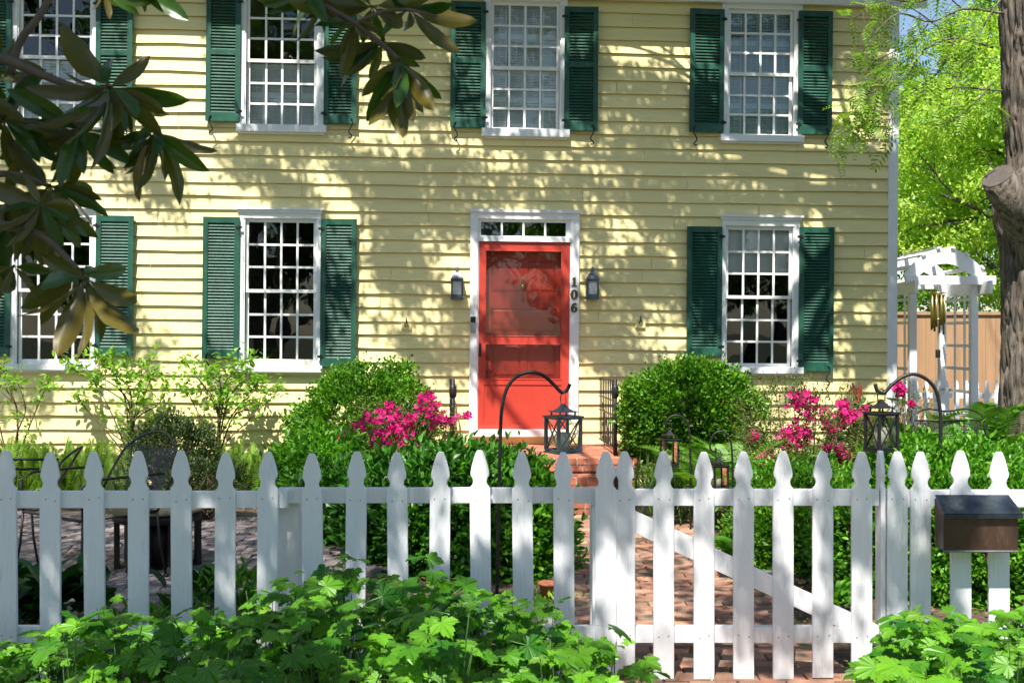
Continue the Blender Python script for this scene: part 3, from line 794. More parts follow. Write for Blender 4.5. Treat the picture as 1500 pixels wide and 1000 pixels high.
# scraper-like panels beside the stoop: iron railings
def railing(name_px, ya, yb, label):
    xa = (name_px-750)/F*11.3
    return xa
def rail_panel(pa, pb, ztop, zbot, n, label):
    a = Vector(pa); b = Vector(pb)
    t = empty('stoop_railing', (a.x,a.y,zbot), label, 'railing', 'iron railings on the stoop')
    m_ = MB(); 
    for z in (ztop,ztop-.18,(ztop+zbot)/2+.02,zbot+.06): m_.bar((a.x,a.y,z),(b.x,b.y,z),.010,.014)
    m_.build('crossbar', M['iron'], t, True)
    for i in range(n):
        p = a.lerp(b,(i+.5)/n); q = MB(); q.bar((p.x,p.y,zbot+.05),(p.x,p.y,ztop+.0),.011,.011); q.build('baluster', M['iron'], t, True)
    q = MB(); q.tube([(b.x,b.y,zbot),(b.x,b.y,ztop+.02)],.019,10); q.lathe((b.x,b.y,ztop-.16),[(.016,0),(.034,.03),(.034,.10),(.016,.14)],8); q.build('post', M['iron'], t, True)
rail_panel((X_(878,11.36),11.36,0),(X_(901,10.35),10.35,0),1.09,.42,9,'black iron railing at the right end of the brick stoop')
rail_panel((X_(659,11.30),11.30,0),(X_(663.5,10.35),10.35,0),1.09,.42,9,'black iron railing at the left end of the brick stoop')
# welcome mat-free landing; small bent conduit hook left of steps is built with the crooks below

# ------------------------------------------------------------------ picket fences
FD = 4.9
PZ = lambda py, D=FD: CAMH-(py-HZ)/F*D
prof = [(3.2,661),(5,663.5),(8,671),(11,681),(13.2,691),(13.6,695),(13.3,698),(11.2,701),(10.1,704.5),(10.0,708),(11.2,711.5),(13.5,714),(15,716)]
def picket_outline(zb, wj=1.0):
    s = FD/F
    pr = [(x*s*wj, PZ(y)) for x,y in prof]
    return [(-x,z) for x,z in reversed(pr)] + pr + [(15*s*wj,zb),(-15*s*wj,zb)]
def make_picket(parent, px, y, zb=.02, dz=0, tilt=0, D=FD, world=True, wj=1.0):
    mb = MB(); out = picket_outline(zb, wj); x = (px-750)/F*D
    # left-to-right order must keep the outline simple
    pts = [(x+a+ tilt*(z-.5), z+dz) for a,z in out]
    mb.prism(pts, y-.009, y+.009)
    o = mb.build('picket', M['fence'], parent, True, bevel=.0025); return o
def nails(parent, pxs, zs, y, n='nail_heads'):
    mb = MB()
    for px in pxs:
        x = X_(px,FD)
        for z in zs:
            for dx in (-.022,.022):
                c = Vector((x+dx+random.gauss(0,.002), y, z+random.gauss(0,.004))); vs_ = [(c.x+.0028*math.cos(a),c.y,c.z+.0028*math.sin(a)) for a in np.linspace(0,2*math.pi,7)[:-1]]
                mb.add(vs_+[(v[0],v[1]+.004,v[2]) for v in vs_], [(0,1,2,3,4,5)]+[(i,(i+1)%6,(i+1)%6+6,i+6) for i in range(6)])
    mb.build(n, M['nail'], parent, True)
RT0,RT1 = PZ(743),PZ(718.5); RB0,RB1 = PZ(942),PZ(918)
def rail(parent, xa, xb, z0, z1, y0=None, y1=None):
    q = MB(); q.box(xa,xb,(FD+.0095) if y0 is None else y0,(FD+.045) if y1 is None else y1,z0,z1); return q.build('rail', M['fence'], parent, True, bevel=.002)
def post(parent, px, w_=.09, top=None, y=None, D=FD):
    x = X_(px,D); y = FD+.046 if y is None else y; q = MB(); q.box(x-w_/2,x+w_/2,y,y+w_,-.05,top if top else RT0+.08); return q.build('post', M['fence'], parent, True, bevel=.003)
lf = empty('picket_fence', (X_(450,FD),FD,0), 'long white picket fence left of the gate, its foot buried in leafy plants', 'fence')
lp = [-448,-383,-317,-251,-185,-120,-55,10,74,138.5,203,266,330,392,458,521,583,644,704,766,826]
for px in lp: make_picket(lf, px, FD, .03, random.gauss(0,.0035), random.gauss(0,.006))
rail(lf, X_(-480,FD), X_(420,FD), RT0-.004, RT1-.004, FD+.0095, FD+.043); rail(lf, X_(405,FD), X_(892,FD), RT0+.012, RT1+.006, FD+.0435, FD+.078)
for a,b in ((430,892),): pass
rail(lf, X_(-480,FD), X_(413,FD), RB0, RB1); rail(lf, X_(417,FD), X_(893,FD), RB0, RB1)
post(lf, 416, .095, RT1-.02, FD+.079)
make_picket(lf, 887, FD-.012, .0, .001, 0, wj=1.05)
post(lf, 880, .075, RT0+.0, FD+.046+.035)
nails(lf, lp+[887], ((RT0+RT1)/2,(RB0+RB1)/2), FD-.0105)
q = MB(); q.box(X_(868,FD),X_(873.5,FD),FD-.004,FD+.075,0,RT0); q.build('gate_stop', M['fence'], lf, True)

gt = empty('picket_gate', (X_(1090,FD),FD,0), 'white picket gate with a diagonal brace across the brick path', 'gate')
gp = [915,972,1031,1089,1147,1205,1262]
for i,px in enumerate(gp): make_picket(gt, px, FD, PZ([985,994,996,994,994,992,990][i]), random.gauss(0,.001), random.gauss(0,.001))
rail(gt, X_(903,FD), X_(1289,FD), RT0+.006, RT1+.004); rail(gt, X_(903,FD), X_(1289,FD), RB0, RB1)
q = MB(); za,zb = RT0+.004, RB1
xa,xb = X_(904,FD), X_(1270,FD); hh = .080
q.prism([(xa,za),(xa+.0,za-hh),(X_(1226,FD),zb+.001),(X_(1289,FD),zb+.001),(xa+.035,za)][::-1], FD+.0105, FD+.044)
q.build('brace', M['fence'], gt, True, bevel=.002)
nails(gt, gp, ((RT0+RT1)/2,(RB0+RB1)/2), FD-.0105)
q = MB(); q.box(X_(899.5,FD),X_(905,FD),FD-.0165,FD-.0125,PZ(716),PZ(700)); q.tube([(X_(902,FD),FD-.02,PZ(709)),(X_(902,FD),FD-.03,PZ(700)),(X_(902,FD),FD-.02,PZ(697))],.004,6); q.build('latch', M['iron'], gt, True)

rfn = empty('picket_fence', (X_(1400,FD),FD,0), 'short white picket fence right of the gate carrying a brown mailbox', 'fence')
rp_ = [1314,1348,1407,1463,1521,1580,1640,1699,1759,1818,1878]
for px in rp_: make_picket(rfn, px, FD, .03, random.gauss(0,.0035), random.gauss(0,.006))
# narrow edge-on gate post picket
mb = MB(); out = picket_outline(.03,1.0); x = X_(1294,FD)
mb.prism([(FD-.02+.06+a*.9, z) for a,z in out], -.010, .010)
mb.v = [(x+v[1], v[0], v[2]) for v in mb.v]; mb.build('picket', M['fence'], rfn, True, bevel=.002)
post(rfn, 1316, .09, RT0, FD+.046)
rail(rfn, X_(1301,FD), X_(1900,FD), RT0, RT1); rail(rfn, X_(1301,FD), X_(1900,FD), RB0, RB1)
nails(rfn, rp_, ((RT0+RT1)/2,(RB0+RB1)/2), FD-.0105)

# mailbox
MD = 4.72
mxo = empty('mailbox', (X_(1440,MD),MD+.17,PZ(813,MD)), 'brown copper mailbox with a slanted blue-black lid on the white pickets', 'mailbox')
xa,xb = X_(1391,MD), X_(1502,MD); zb = PZ(811,MD); zt = PZ(752,MD); yb = FD-.0105; yf = FD-.115
q = MB(); prof_ = [(yf,zb),(yb,zb),(yb,zt+.040),(yb-.02,zt+.040),(yf,zt)]
q.prism([(y,z) for y,z in prof_], xa, xb); q.v = [(v[1],v[0],v[2]) for v in q.v]; q.f = [f[::-1] for f in q.f]
q.build('body', M['copper'], mxo, True, bevel=.003)
q = MB(); 
def lidpt(x,y,z): return (x,y,z)
l0 = [(xa-.004,yf-.018,zt-.012),(xb+.012,yf-.018,zt-.012),(xb+.0,yb-.006,zt+.052),(xa+.0,yb-.006,zt+.052)]
t_ = .004
q.add([*l0,*[(x,y-t_,z+t_*1.2) for x,y,z in l0]],[(0,3,2,1),(4,5,6,7),(0,1,5,4),(1,2,6,5),(2,3,7,6),(3,0,4,7)])
q.box(xa-.004,xb+.012,yf-.0215,yf-.0175,zt-.028,zt-.010)
q.build('lid', M['slate'], mxo, True, bevel=.001)
q = MB(); q.tube([(xa+.0,yf+.004,zb-.001),(xb,yf+.004,zb-.001)],.0055,8); q.build('newspaper_rod', M['stone'], mxo, True)

# ------------------------------------------------------------------ shepherd crooks and hanging lanterns
def crook(name_label, base, pts, r, cat='plant hook', group='shepherd hooks'):
    o = empty('shepherd_hook', base, name_label, cat, group); q = MB(); q.tube(pts, r, 10); q.build('rod', M['iron'], o, True); return o
def arc(D, pxs):   # smooth chain through photo points at distance D (Catmull-Rom)
    P = [W(x,y,D) for x,y in pxs]; out = []
    P = [P[0]]+P+[P[-1]]
    for i in range(1,len(P)-2):
        for t in np.linspace(0,1,7)[:-1]:
            a,b,c,d = P[i-1],P[i],P[i+1],P[i+2]
            out.append(.5*((2*b)+(c-a)*t+(2*a-5*b+4*c-d)*t*t+(3*b-3*c+d-a)*t**3))
    out.append(P[-2]); return out
D1 = 6.4
crook('tall black shepherd hook standing in front of the red door', (X_(728,D1),D1,0), [Vector((X_(726,D1),D1,-.05))]+arc(D1,[(728,860),(731,720),(733,640),(735,600),(742,570),(756,552),(776,545),(796,550),(812,564),(822,574),(830,572),(835,562)]), .0105)
D2 = 6.6
crook('tall black shepherd hook in the right bed beside the mesh bench', (X_(1372,D2),D2,0), [Vector((X_(1371,D2),D2,-.05))]+arc(D2,[(1372,860),(1375,720),(1378,640),(1377,600),(1371,572),(1358,556),(1340,548),(1322,552),(1306,564),(1295,575),(1285,572),(1282,562)]), .0105)
D3 = 8.7
crook('small black shepherd hook under the right round bush', (X_(1010,D3),D3,0), [Vector((X_(1011,D3),D3,-.05))]+arc(D3,[(1012,760),(1011,660),(1009,625),(1000,611),(988,608),(978,614),(975,624),(979,631),(985,628)]), .0075)
D4 = 7.9
crook('small black shepherd hook left of the pink azalea and the gate brace', (X_(1073,D4),D4,0), [Vector((X_(1074,D4),D4,-.05))]+arc(D4,[(1074,760),(1073,680),(1070,645),(1062,634),(1052,632),(1043,640),(1040,655),(1046,662),(1049,656)]), .007)
D5 = 8.6
crook('small black hooped hook left of the brick steps', (X_(783,D5),D5,0), [Vector((X_(784,D5),D5,-.05))]+arc(D5,[(783,760),(782,690),(780,668),(772,657),(763,658),(756,668),(757,680)]), .0075)

def lantern(c, s, h, ang, metal, glass, label, D, cap='pyramid', xbars=True, candle=None, grp='hanging lanterns', hang=.06, r=.007):
    """c: centre of the bottom; s: half width; h: body height"""
    c = Vector(c); t = empty('lantern', c, label, 'lantern', grp)
    t.rotation_euler = (0,0,ang)
    f = MB(); f.box(-s*1.16,s*1.16,-s*1.16,s*1.16,0,h*.05); f.box(-s*1.06,s*1.06,-s*1.06,s*1.06,h*.05,h*.075)
    k = s*.12
    for sx in (-1,1):
        for sy in (-1,1): f.box(sx*s-k,sx*s+k,sy*s-k,sy*s+k,h*.075,h*.97)
    for sy in (-1,1):
        for z in (h*.095,h*.95): f.box(-s+k,s-k,sy*s-k*.7,sy*s+k*.7,z-h*.02,z+h*.02); f.box(sy*s-k*.7,sy*s+k*.7,-s+k,s-k,z-h*.02,z+h*.02)
    f.box(-s*1.22,s*1.22,-s*1.22,s*1.22,h*.97,h*1.02)
    f.build('frame', metal, t, bevel=.0012)
    if xbars:
        for face in range(4):
            q = MB(); Mx = Matrix.Rotation(face*math.pi/2,3,'Z')
            for sg in (-1,1):
                a = Vector((-sg*(s-k),-s-.001*sg,h*.11)); b = Vector((sg*(s-k),-s-.001*sg,h*.93)); q.bar(Mx@a, Mx@b, s*.10, s*.07)
            q.build('cross_bars', metal, t)
    q = MB(); sq = math.sqrt(2)
    if cap == 'pyramid':
        for a_ in range(4):
            Mx = Matrix.Rotation(a_*math.pi/2,3,'Z'); q.obox(Mx@Vector((s*.68,s*.68,h*1.07)),(s*.12,s*.12,h*.10),Mx)
        q.box(-s*.85,s*.85,-s*.85,s*.85,h*1.12,h*1.15)
        q.lathe((0,0,h*1.15),[(s*.62*sq,0),(s*.36*sq,h*.07),(s*.12*sq,h*.19),(s*.06,h*.20)],4,False,math.pi/4)
    else:
        q.lathe((0,0,h*1.02),[(s*1.18*sq,0),(s*.80*sq,h*.10),(s*.74*sq,h*.12),(s*.60*sq,h*.16),(s*.2*sq,h*.33),(s*.12,h*.35)],4,False,math.pi/4)
    q.build('cap', metal, t)
    rg = MB(); zt = h*1.36; rr = hang*.38
    rg.tube([(rr*math.sin(a),0,zt+rr*.6+rr*1.5*math.cos(a)) for a in np.linspace(0,6.28,16)],r*.45,6)
    rg.build('ring', metal, t)
    g = MB(); e = s-.0015
    for face in range(4):
        Mx = Matrix.Rotation(face*math.pi/2,3,'Z'); vs_ = [Mx@Vector((x,-e,z)) for x,z in ((-s+k,h*.08),(s-k,h*.08),(s-k,h*.96),(-s+k,h*.96))]
        g.add(vs_,[(0,1,2,3)])
    g.build('pane', glass, t)
    if candle:
        q = MB(); q.lathe((0,0,h*.052),[(candle[0],0),(candle[0],candle[1]),(candle[0]*.8,candle[1]+.004),(candle[0]*.3,candle[1]-.006)],20); q.lathe((0,0,h*.052+candle[1]-.01),[(.0012,0),(.0012,.022)],5)
        q.build('candle', M['candle'], t)
    return t
s1_ = F/D1
lantern((X_(825,D1),D1,CAMH-(663-HZ)/s1_), .071, .205, R(-62), M['lampm'], M['lglass'], 'grey metal lantern with crossed bars hanging in front of the red door', D1, candle=(.038,.10), hang=.08)
s2_ = F/D2
lantern((X_(1291,D2),D2,CAMH-(661-HZ)/s2_), .063, .225, R(20), M['iron'], M['lglass'], 'black lantern with crossed bars and a candle hanging over the right bed', D2, candle=(.040,.13), hang=.07)
s3_ = F/D3
lantern((X_(980.5,D3),D3,CAMH-(683-HZ)/s3_), .052, .21, R(12), M['iron'], M['lglass'], 'small black lantern hanging under the right round bush', D3, cap='pyramid', xbars=False, candle=(.022,.07), grp='hanging lanterns', hang=.06)
s4_ = F/D4
lantern((X_(1052,D4),D4,CAMH-(716-HZ)/s4_), .050, .165, R(15), M['iron'], M['lglass'], 'small black lantern low behind the gate pickets, right of the path', D4, xbars=False, candle=(.02,.06), hang=.06)

# ------------------------------------------------------------------ patio furniture
def mesh_panel(mb, origin, ux, uy, w_, h_, step=.02, t=.0016, curve=None):
    """expanded metal: two families of diagonal strips"""
    o = Vector(origin); ux = Vector(ux).normalized(); uy = Vector(uy).normalized(); nn = ux.cross(uy)
    def P(a,b):
        p = o+ux*a+uy*b
        if curve: p = p + nn*curve(a/w_,b/h_)
        return p
    n = int((w_+h_*.6)/step)
    for sg in (0,1):
        for i in range(n+1):
            c = i*step - h_*.6
            # line a = c + .6*b
            b0 = max(0,-c/.6); b1 = min(h_,(w_-c)/.6)
            if b1-b0 < step*.5: continue
            k_ = 4 if curve else 1
            for j in range(k_):
                p0 = b0+(b1-b0)*j/k_; p1 = b0+(b1-b0)*(j+1)/k_
                a0,a1 = c+.6*p0, c+.6*p1
                if sg: a0,a1 = w_-a0,w_-a1
                A_,B_ = P(a0,p0),P(a1,p1); d = (B_-A_).normalized(); s_ = d.cross(nn)*t
                mb.add([A_-s_,A_+s_,B_+s_,B_-s_],[(0,1,2,3)])
def chair(loc, ang, label, top=.84, w_=.58, round_=True, grp='black mesh garden chairs', seat_z=.40, wave=False, bench=False):
    t = empty('mesh_bench' if bench else 'mesh_chair', loc, label, 'bench' if bench else 'chair', grp); t.rotation_euler = (0,0,ang)
    d = .50; hw = w_/2; r = .008
    # seat faces -y
    q = MB(); q.tube([(-hw,-d/2,seat_z),(hw,-d/2,seat_z),(hw,d/2,seat_z),(-hw,d/2,seat_z),(-hw,-d/2,seat_z)],.010,8)
    mesh_panel(q,(-hw,-d/2,seat_z),(1,0,0),(0,1,0),w_,d,.016,.0022)
    q.build('seat', M['iron'], t)
    q = MB(); n = 13; pts = []
    for i in range(n):
        u = i/(n-1); x = -hw+u*w_
        if wave: z = top-.06+.05*math.sin(math.pi*u)+.02*math.sin(3*math.pi*u)
        else: z = seat_z+.20+(top-seat_z-.20)*math.sin(math.pi*u)**.45
        yb_ = d/2+.04+.16*((z-seat_z)/(top-seat_z))
        if round_: yb_ += .05*math.sin(math.pi*u)
        pts.append((x,yb_,z))
    pts = [(-hw,d/2,seat_z)]+pts+[(hw,d/2,seat_z)]
    q.tube(pts,r,8)
    up = Vector((0,.2,top-seat_z)).normalized(); hh = (top-seat_z)*(.80 if wave else .86)
    mesh_panel(q,(-hw+.03,d/2+.01,seat_z+.02),(1,0,0),up,w_-.06,hh,.016,.0020, curve=(lambda a,b: -.05*math.sin(math.pi*a)) if round_ else None)
    if wave: q.tube([(-hw,d/2+.145,top-.10),(hw,d/2+.145,top-.10)],.008,6)
    q.build('backrest', M['iron'], t)
    for sx in (-1,1):
        q = MB(); q.tube([(sx*hw,-d/2,seat_z-.0),(sx*hw,-d/2-.01,seat_z+.20),(sx*hw,-d/2+.06,seat_z+.235),(sx*(hw+.015),0,seat_z+.235),(sx*hw,d/2+.05,seat_z+.23)],r,8); q.build('armrest', M['iron'], t)
        for sy in (-1,1):
            q = MB(); q.tube([(sx*hw,sy*d/2,seat_z),(sx*(hw+.01),sy*(d/2+.015),seat_z*.5),(sx*(hw+.02),sy*(d/2+.05),.0)],r,8); q.lathe((sx*(hw+.02),sy*(d/2+.05),0),[(.018,0),(.018,.01),(.01,.014)],8); q.build('leg', M['iron'], t)
    return t
chair((X_(132,7.0),7.0,.02), R(-38), 'black mesh metal armchair with a rounded back beside the round table', .86, .66)
chair((X_(2,7.5),7.5,.02), R(-80), 'black mesh metal armchair at the left edge of the photo', .74, .56)
chair((X_(1425,8.8),8.8,.02), R(4), 'dark mesh metal garden bench with a wavy top rail against the big tree', .90, .58, round_=False, wave=True, bench=True, grp=None)
# round table made of dark planks with a tan top
TD = 7.35; tb = empty('round_table', (X_(231,TD),TD,.02), 'low round table with a tan top on dark brown plank legs', 'table')
q = MB(); q.lathe((0,0,.36),[(.31,0),(.318,.004),(.318,.026),(.31,.032),(.16,.033)],40); q.build('table_top', M['tan'], tb)
q = MB(); q.lathe((0,0,.30),[(.275,0),(.275,.058)],40,True); q.build('apron', M['darkwood'], tb)
for a in (20,80,140,200,260,320):
    q = MB(); Mx = Matrix.Rotation(R(a),3,'Z'); q.obox(Mx@Vector((.25,0,.15)),(.035,.16,.30),Mx); q.build('leg', M['darkwood'], tb, bevel=.003)
q = MB(); q.lathe((0,0,.03),[(.17,0),(.17,.25)],24); q.build('drum', M['darkwood'], tb)
# terracotta pot glimpsed in the hedge
def pot(loc, r, label):
    q = MB(); q.lathe(loc,[(r*.65,0),(r*.92,r*1.3),(r*1.05,r*1.32),(r*1.05,r*1.6),(r*.9,r*1.62),(r*.85,r*1.4)],20)
    return tag(q.build('flower_pot', M['brick']), label, 'pot')
p_ = G(803,880); pot((p_.x,p_.y,.02), .055, 'small terracotta pot on the soil beside the path behind the fence')

# ------------------------------------------------------------------ arbor, chimes, back fences
AD = 13.6
def AW(px,py,D=AD): return W(px,py,D)
ar = empty('arbor', (X_(1385,AD),AD,0), 'white wooden garden arbor with an arched slatted top beside the house', 'arbor')
aL, aR_ = X_(1338,AD), X_(1428,AD); AB = AD+1.0
pw = .085
def abox(name, x0,x1,y0,y1,z0,z1):
    q = MB(); q.box(x0,x1,y0,y1,z0,z1); return q.build(name, M['fence'], ar, True, bevel=.004)
zl = CAMH-(415-HZ)/F*AD
for x in (aL,aR_):
    abox('post', x-pw/2,x+pw/2,AD,AD+pw,0,zl); abox('post', x-pw/2,x+pw/2,AB,AB+pw,0,zl)
    abox('side_beam', x-.09,x-.05,AD-.30,AB+.35,zl-.13,zl+.02) if x == aL else abox('side_beam', x+.05,x+.09,AD-.30,AB+.35,zl-.13,zl+.02)
    q = MB()
    for zz in np.arange(.25,zl-.2,.28): q.box(x-.012,x+.012,AD+pw,AB,zz,zz+.035)
    for yy in (AD+.35,AD+.65): q.box(x+.014,x+.03,yy,yy+.035,.1,zl-.1)
    q.build('lattice', M['fence'], ar, True)
# arched beams front and back
cx_ = (aL+aR_)/2; half = (aR_-aL)/2+.12
def archbeam(y):
    q = MB(); n = 18; outp = []; inn = []
    for i in range(n+1):
        u = -1+2*i/n; z = zl+.02+.30*(1-u*u); outp.append((cx_+u*half, z+.10)); inn.append((cx_+u*half*.93, z-.085))
    vs_ = [];fs_=[]
    for i in range(n+1):
        for (x,z) in (outp[i],inn[i]):
            for yy in (y,y+.035): vs_.append((x,yy,z))
    for i in range(n):
        I,J = i*4,(i+1)*4; fs_ += [(I,I+2,J+2,J),(I+1,J+1,J+3,I+3),(I,J,J+1,I+1),(I+2,I+3,J+3,J+2)]
    fs_ += [(0,1,3,2),(n*4,n*4+2,n*4+3,n*4+1)]
    q.add(vs_,fs_); q.build('arch', M['fence'], ar, True)
archbeam(AD-.04); archbeam(AB+pw+.005)
abox('cross_beam', aL-.12,aR_+.22,AD-.085,AD-.045,zl-.02,zl+.085)
abox('cross_beam', aL-.12,aR_+.22,AB+.13,AB+.17,zl-.02,zl+.085)
for i in range(6):
    u = -.90+1.8*i/5; z = zl+.02+.30*(1-u*u)+.112; x = cx_+u*half; an = math.atan2(-.6*u, half)
    q = MB(); Mx = Matrix.Rotation(-an,3,'Y'); q.obox((x,(AD+AB)/2+.03,z),(.05,AB-AD+.20,.022),Mx); q.build('top_slat', M['fence'], ar, True)

CD = 13.3; wc = empty('wind_chimes', AW(1374,428,CD), 'brass tube wind chimes hanging from the white arbor', 'wind chimes')
ss = CD/F
q = MB(); q.lathe((0,0,-.012),[(.088,0),(.088,.012),(.02,.016)],24); q.build('top_disc', M['chime'], wc)
for i in range(8):
    a = 2*math.pi*i/8+.2; L_c = (58-i*2.2)*ss; q = MB(); q.lathe((.072*math.cos(a),.072*math.sin(a),-.03-L_c),[(.0125,0),(.0125,L_c)],10); q.tube([(.072*math.cos(a),.072*math.sin(a),-.03),(.06*math.cos(a),.06*math.sin(a),-.01)],.0015,4); q.build('chime_tube', M['chime'], wc)
q = MB(); q.lathe((0,0,-40*ss),[(.045,0),(.045,.012)],20); q.tube([(0,0,0),(0,0,-88*ss)],.0015,4); q.build('striker', M['chime'], wc)
q = MB(); q.box(-.03,.03,-.002,.002,-96*ss,-84*ss); q.build('wind_sail', M['darkwood'], wc)
q = MB(); zz = (zl-.0)-wc.location.z; 
for a in range(3): q.tube([(.07*math.cos(a*2.1),.07*math.sin(a*2.1),0),(0,.0,.09),(0,.15,zz+.02)],.0015,4)
q.build('cord', M['iron'], wc)

bf = empty('board_fence', (5.5,16.2,0), 'tall brown cedar board fence behind the white arbor', 'fence')
zt_ = CAMH-(459-HZ)/F*16.2
for i in range(34):
    x = 4.9+i*.142; q = MB(); q.box(x,x+.138,16.2,16.222,0,zt_-.02+random.gauss(0,.004)); q.build('board', M['board'], bf, True)
q = MB(); q.box(4.88,9.8,16.17,16.25,zt_-.02,zt_+.025); q.build('cap_rail', M['board'], bf, True)
bp = empty('picket_fence', (5.5,15.3,0), 'low white picket fence far back under the arbor, in front of the brown boards', 'fence')
zt2 = CAMH-(557-HZ)/F*15.3
for i in range(30):
    x = 4.9+i*.135; o_ = [(x-.034,0),(x-.034,zt2-.14),(x-.02,zt2-.125),(x-.028,zt2-.09),(x-.02,zt2-.03),(x-.006,zt2),(x+.006,zt2),(x+.02,zt2-.03),(x+.028,zt2-.09),(x+.02,zt2-.125),(x+.034,zt2-.14),(x+.034,0)]
    q = MB(); q.prism(o_[::-1],15.3,15.318); q.build('picket', M['fence'], bp, True)
for z in (.2,zt2-.24):
    q = MB(); q.box(4.8,8.9,15.32,15.35,z,z+.07); q.build('rail', M['fence'], bp, True)

# ------------------------------------------------------------------ plants
TS = T_simple(.62,.15); TR = T_simple(.85,.18); TN = T_simple(.34,.12); TO = T_oval(.5,.18,.12); TOv = T_oval(.62,.3,.15); TPN = T_pinnate(8,.20,.085); TF = T_fern(); TFP = T_fern(26,.115,.12,.3); TL = T_lobed(); TFL = T_flower(); TB = T_blade()
UP = np.array([0,0,1.])
def lump_fn(k, amp, wid):
    dd = rdir(k); aa = rng.uniform(-.6,1,k)*amp
    def f(d):
        c = d@dd.T; return (aa[None]*np.exp((c-1)/wid)).sum(1)
    return f
def stems(mb, base, tips, r0=.012, wob=.05):
    for tp in tips:
        a = Vector(base)+Vector((random.gauss(0,.04),random.gauss(0,.04),0)); b = Vector(tp)
        mid = a.lerp(b,.5)+Vector((random.gauss(0,wob),random.gauss(0,wob),0))-Vector((0,0,.03))
        pts = [a, a.lerp(mid,.5)+Vector((random.gauss(0,wob*.4),random.gauss(0,wob*.4),0)), mid, mid.lerp(b,.5)+Vector((random.gauss(0,wob*.4),random.gauss(0,wob*.4),0)), b]
        mb.tube(pts,[r0,r0*.85,r0*.65,r0*.5,r0*.25],5)
def shrub(c, rad, n, tpl, size, m, label, cat='shrub', group=None, amp=.16, clumps=260, cs=.06, name='shrub', flat=1.0, up=.5, zmin=-.75, m2=None, n2=0, stem=True):
    """c = centre; rad = (rx,ry,rz)"""
    c = np.array(c,float); rad = np.array(rad,float)
    t = empty(name, (c[0],c[1],0), label, cat, group)
    lf_ = lump_fn(26, amp, .08)
    def cloud(n_, clumps_, cs_):
        d = rdir(clumps_*2); d = d[d[:,2]>zmin][:clumps_]
        depth = 1-np.abs(rng.normal(0,.10,len(d)))**1.0; depth[rng.random(len(d))<.18] *= .8
        ctr = c+d*rad*((1+lf_(d))*depth)[:,None]
        idx = rng.integers(0,len(d),n_)
        P = ctr[idx]+rng.normal(0,cs_,(n_,3))
        P[:,2] = np.maximum(P[:,2],.01)
        D = d[idx]*.9+UP*up+rng.normal(0,.55,(n_,3)); Nn = UP*.7+d[idx]*.5+rng.normal(0,.5,(n_,3))
        S = size*rng.uniform(.65,1.25,n_)
        return P,D,Nn,S,ctr
    P,D,Nn,S,ctr = cloud(n,clumps,cs)
    l = LC(); l.add(tpl,P,D,Nn,S); l.build('foliage', m, t)
    if m2:
        P,D,Nn,S,_ = cloud(n2,max(20,clumps//6),cs*.8); l = LC(); l.add(tpl,P,D,Nn,S*.9); l.build('new_growth', m2, t)
    if stem:
        sm = MB(); pick = ctr[rng.integers(0,len(ctr),22)]
        inner = c+(pick-c)*.8; stems(sm,(c[0],c[1],0),inner,.014); sm.build('stem', M['hstem'], t, True)
    return t
def wp(px,py,D): return np.array(W(px,py,D))
# the two round bushes beside the door, the dark small one to the left
D_=10.55; shrub(wp(530,636,D_),(.62,.56,.55),38000,TR,.035,M['box'],'large round light green bush left of the red door, behind the pink azalea',group='round bushes beside the door',clumps=330,cs=.048,amp=.24)
D_=10.25; shrub(wp(1004,606,D_),(.53,.50,.46),34000,TR,.035,M['box'],'large round light green bush right of the red door, under the right window',group='round bushes beside the door',clumps=300,cs=.045,amp=.26)
D_=9.9; shrub(wp(255,668,D_),(.36,.34,.32),9000,TS,.030,M['yew'],'small dark green round shrub under the left windows',clumps=130,cs=.04)
D_=9.2; shrub(wp(300,708,D_),(.33,.25,.16),4500,TN,.035,M['yew'],'low dark spreading shrub below the small dark round shrub',clumps=70,cs=.04)
# mid hedge shrubs behind the fence
for (px,py,D_,rx,rz,n,lab) in (
   (520,752,8.4,.42,.33,8000,'dark leafy shrub below the left pink azalea'),
   (600,752,7.7,.45,.36,12000,'dense green shrub behind the pickets, left of the tall hook'),
   (672,775,7.3,.40,.46,13000,'tall dense green shrub behind the pickets beside the tall hook'),
   (752,790,7.25,.30,.42,10000,'narrow bright green shrub at the left edge of the brick path'),
   (470,690,9.3,.35,.28,5000,'low green plants with broad leaves at the foot of the left round bush')):
    shrub(wp(px,py,D_),(rx,rx*.85,rz),n,TO,.056,M['boxdark'] if 7.27<D_<9 else M['ivy'],lab,clumps=170,cs=.06,m2=M['ivy'] if 7.27<D_<7.6 else None,n2=2500,group='shrubs behind the fence')
for (px,py,D_,rx,rz,n,m_,lab) in (
   (1130,805,7.6,.30,.36,9000,'box','clipped small leaved shrub right of the path, behind the gate brace'),
   (1200,790,7.4,.32,.38,10000,'box','clipped small leaved shrub behind the right half of the gate'),
   (1262,800,6.9,.26,.40,9000,'ivy','small leaved shrub behind the right gate post'),
   (1160,722,8.6,.55,.22,9000,'ivy','low bright green mound of leaves below the right pink azalea')):
    shrub(wp(px,py,D_),(rx,rx*.9,rz),n,TS,.036,M[m_],lab,clumps=150,cs=.045,group='shrubs right of the path')
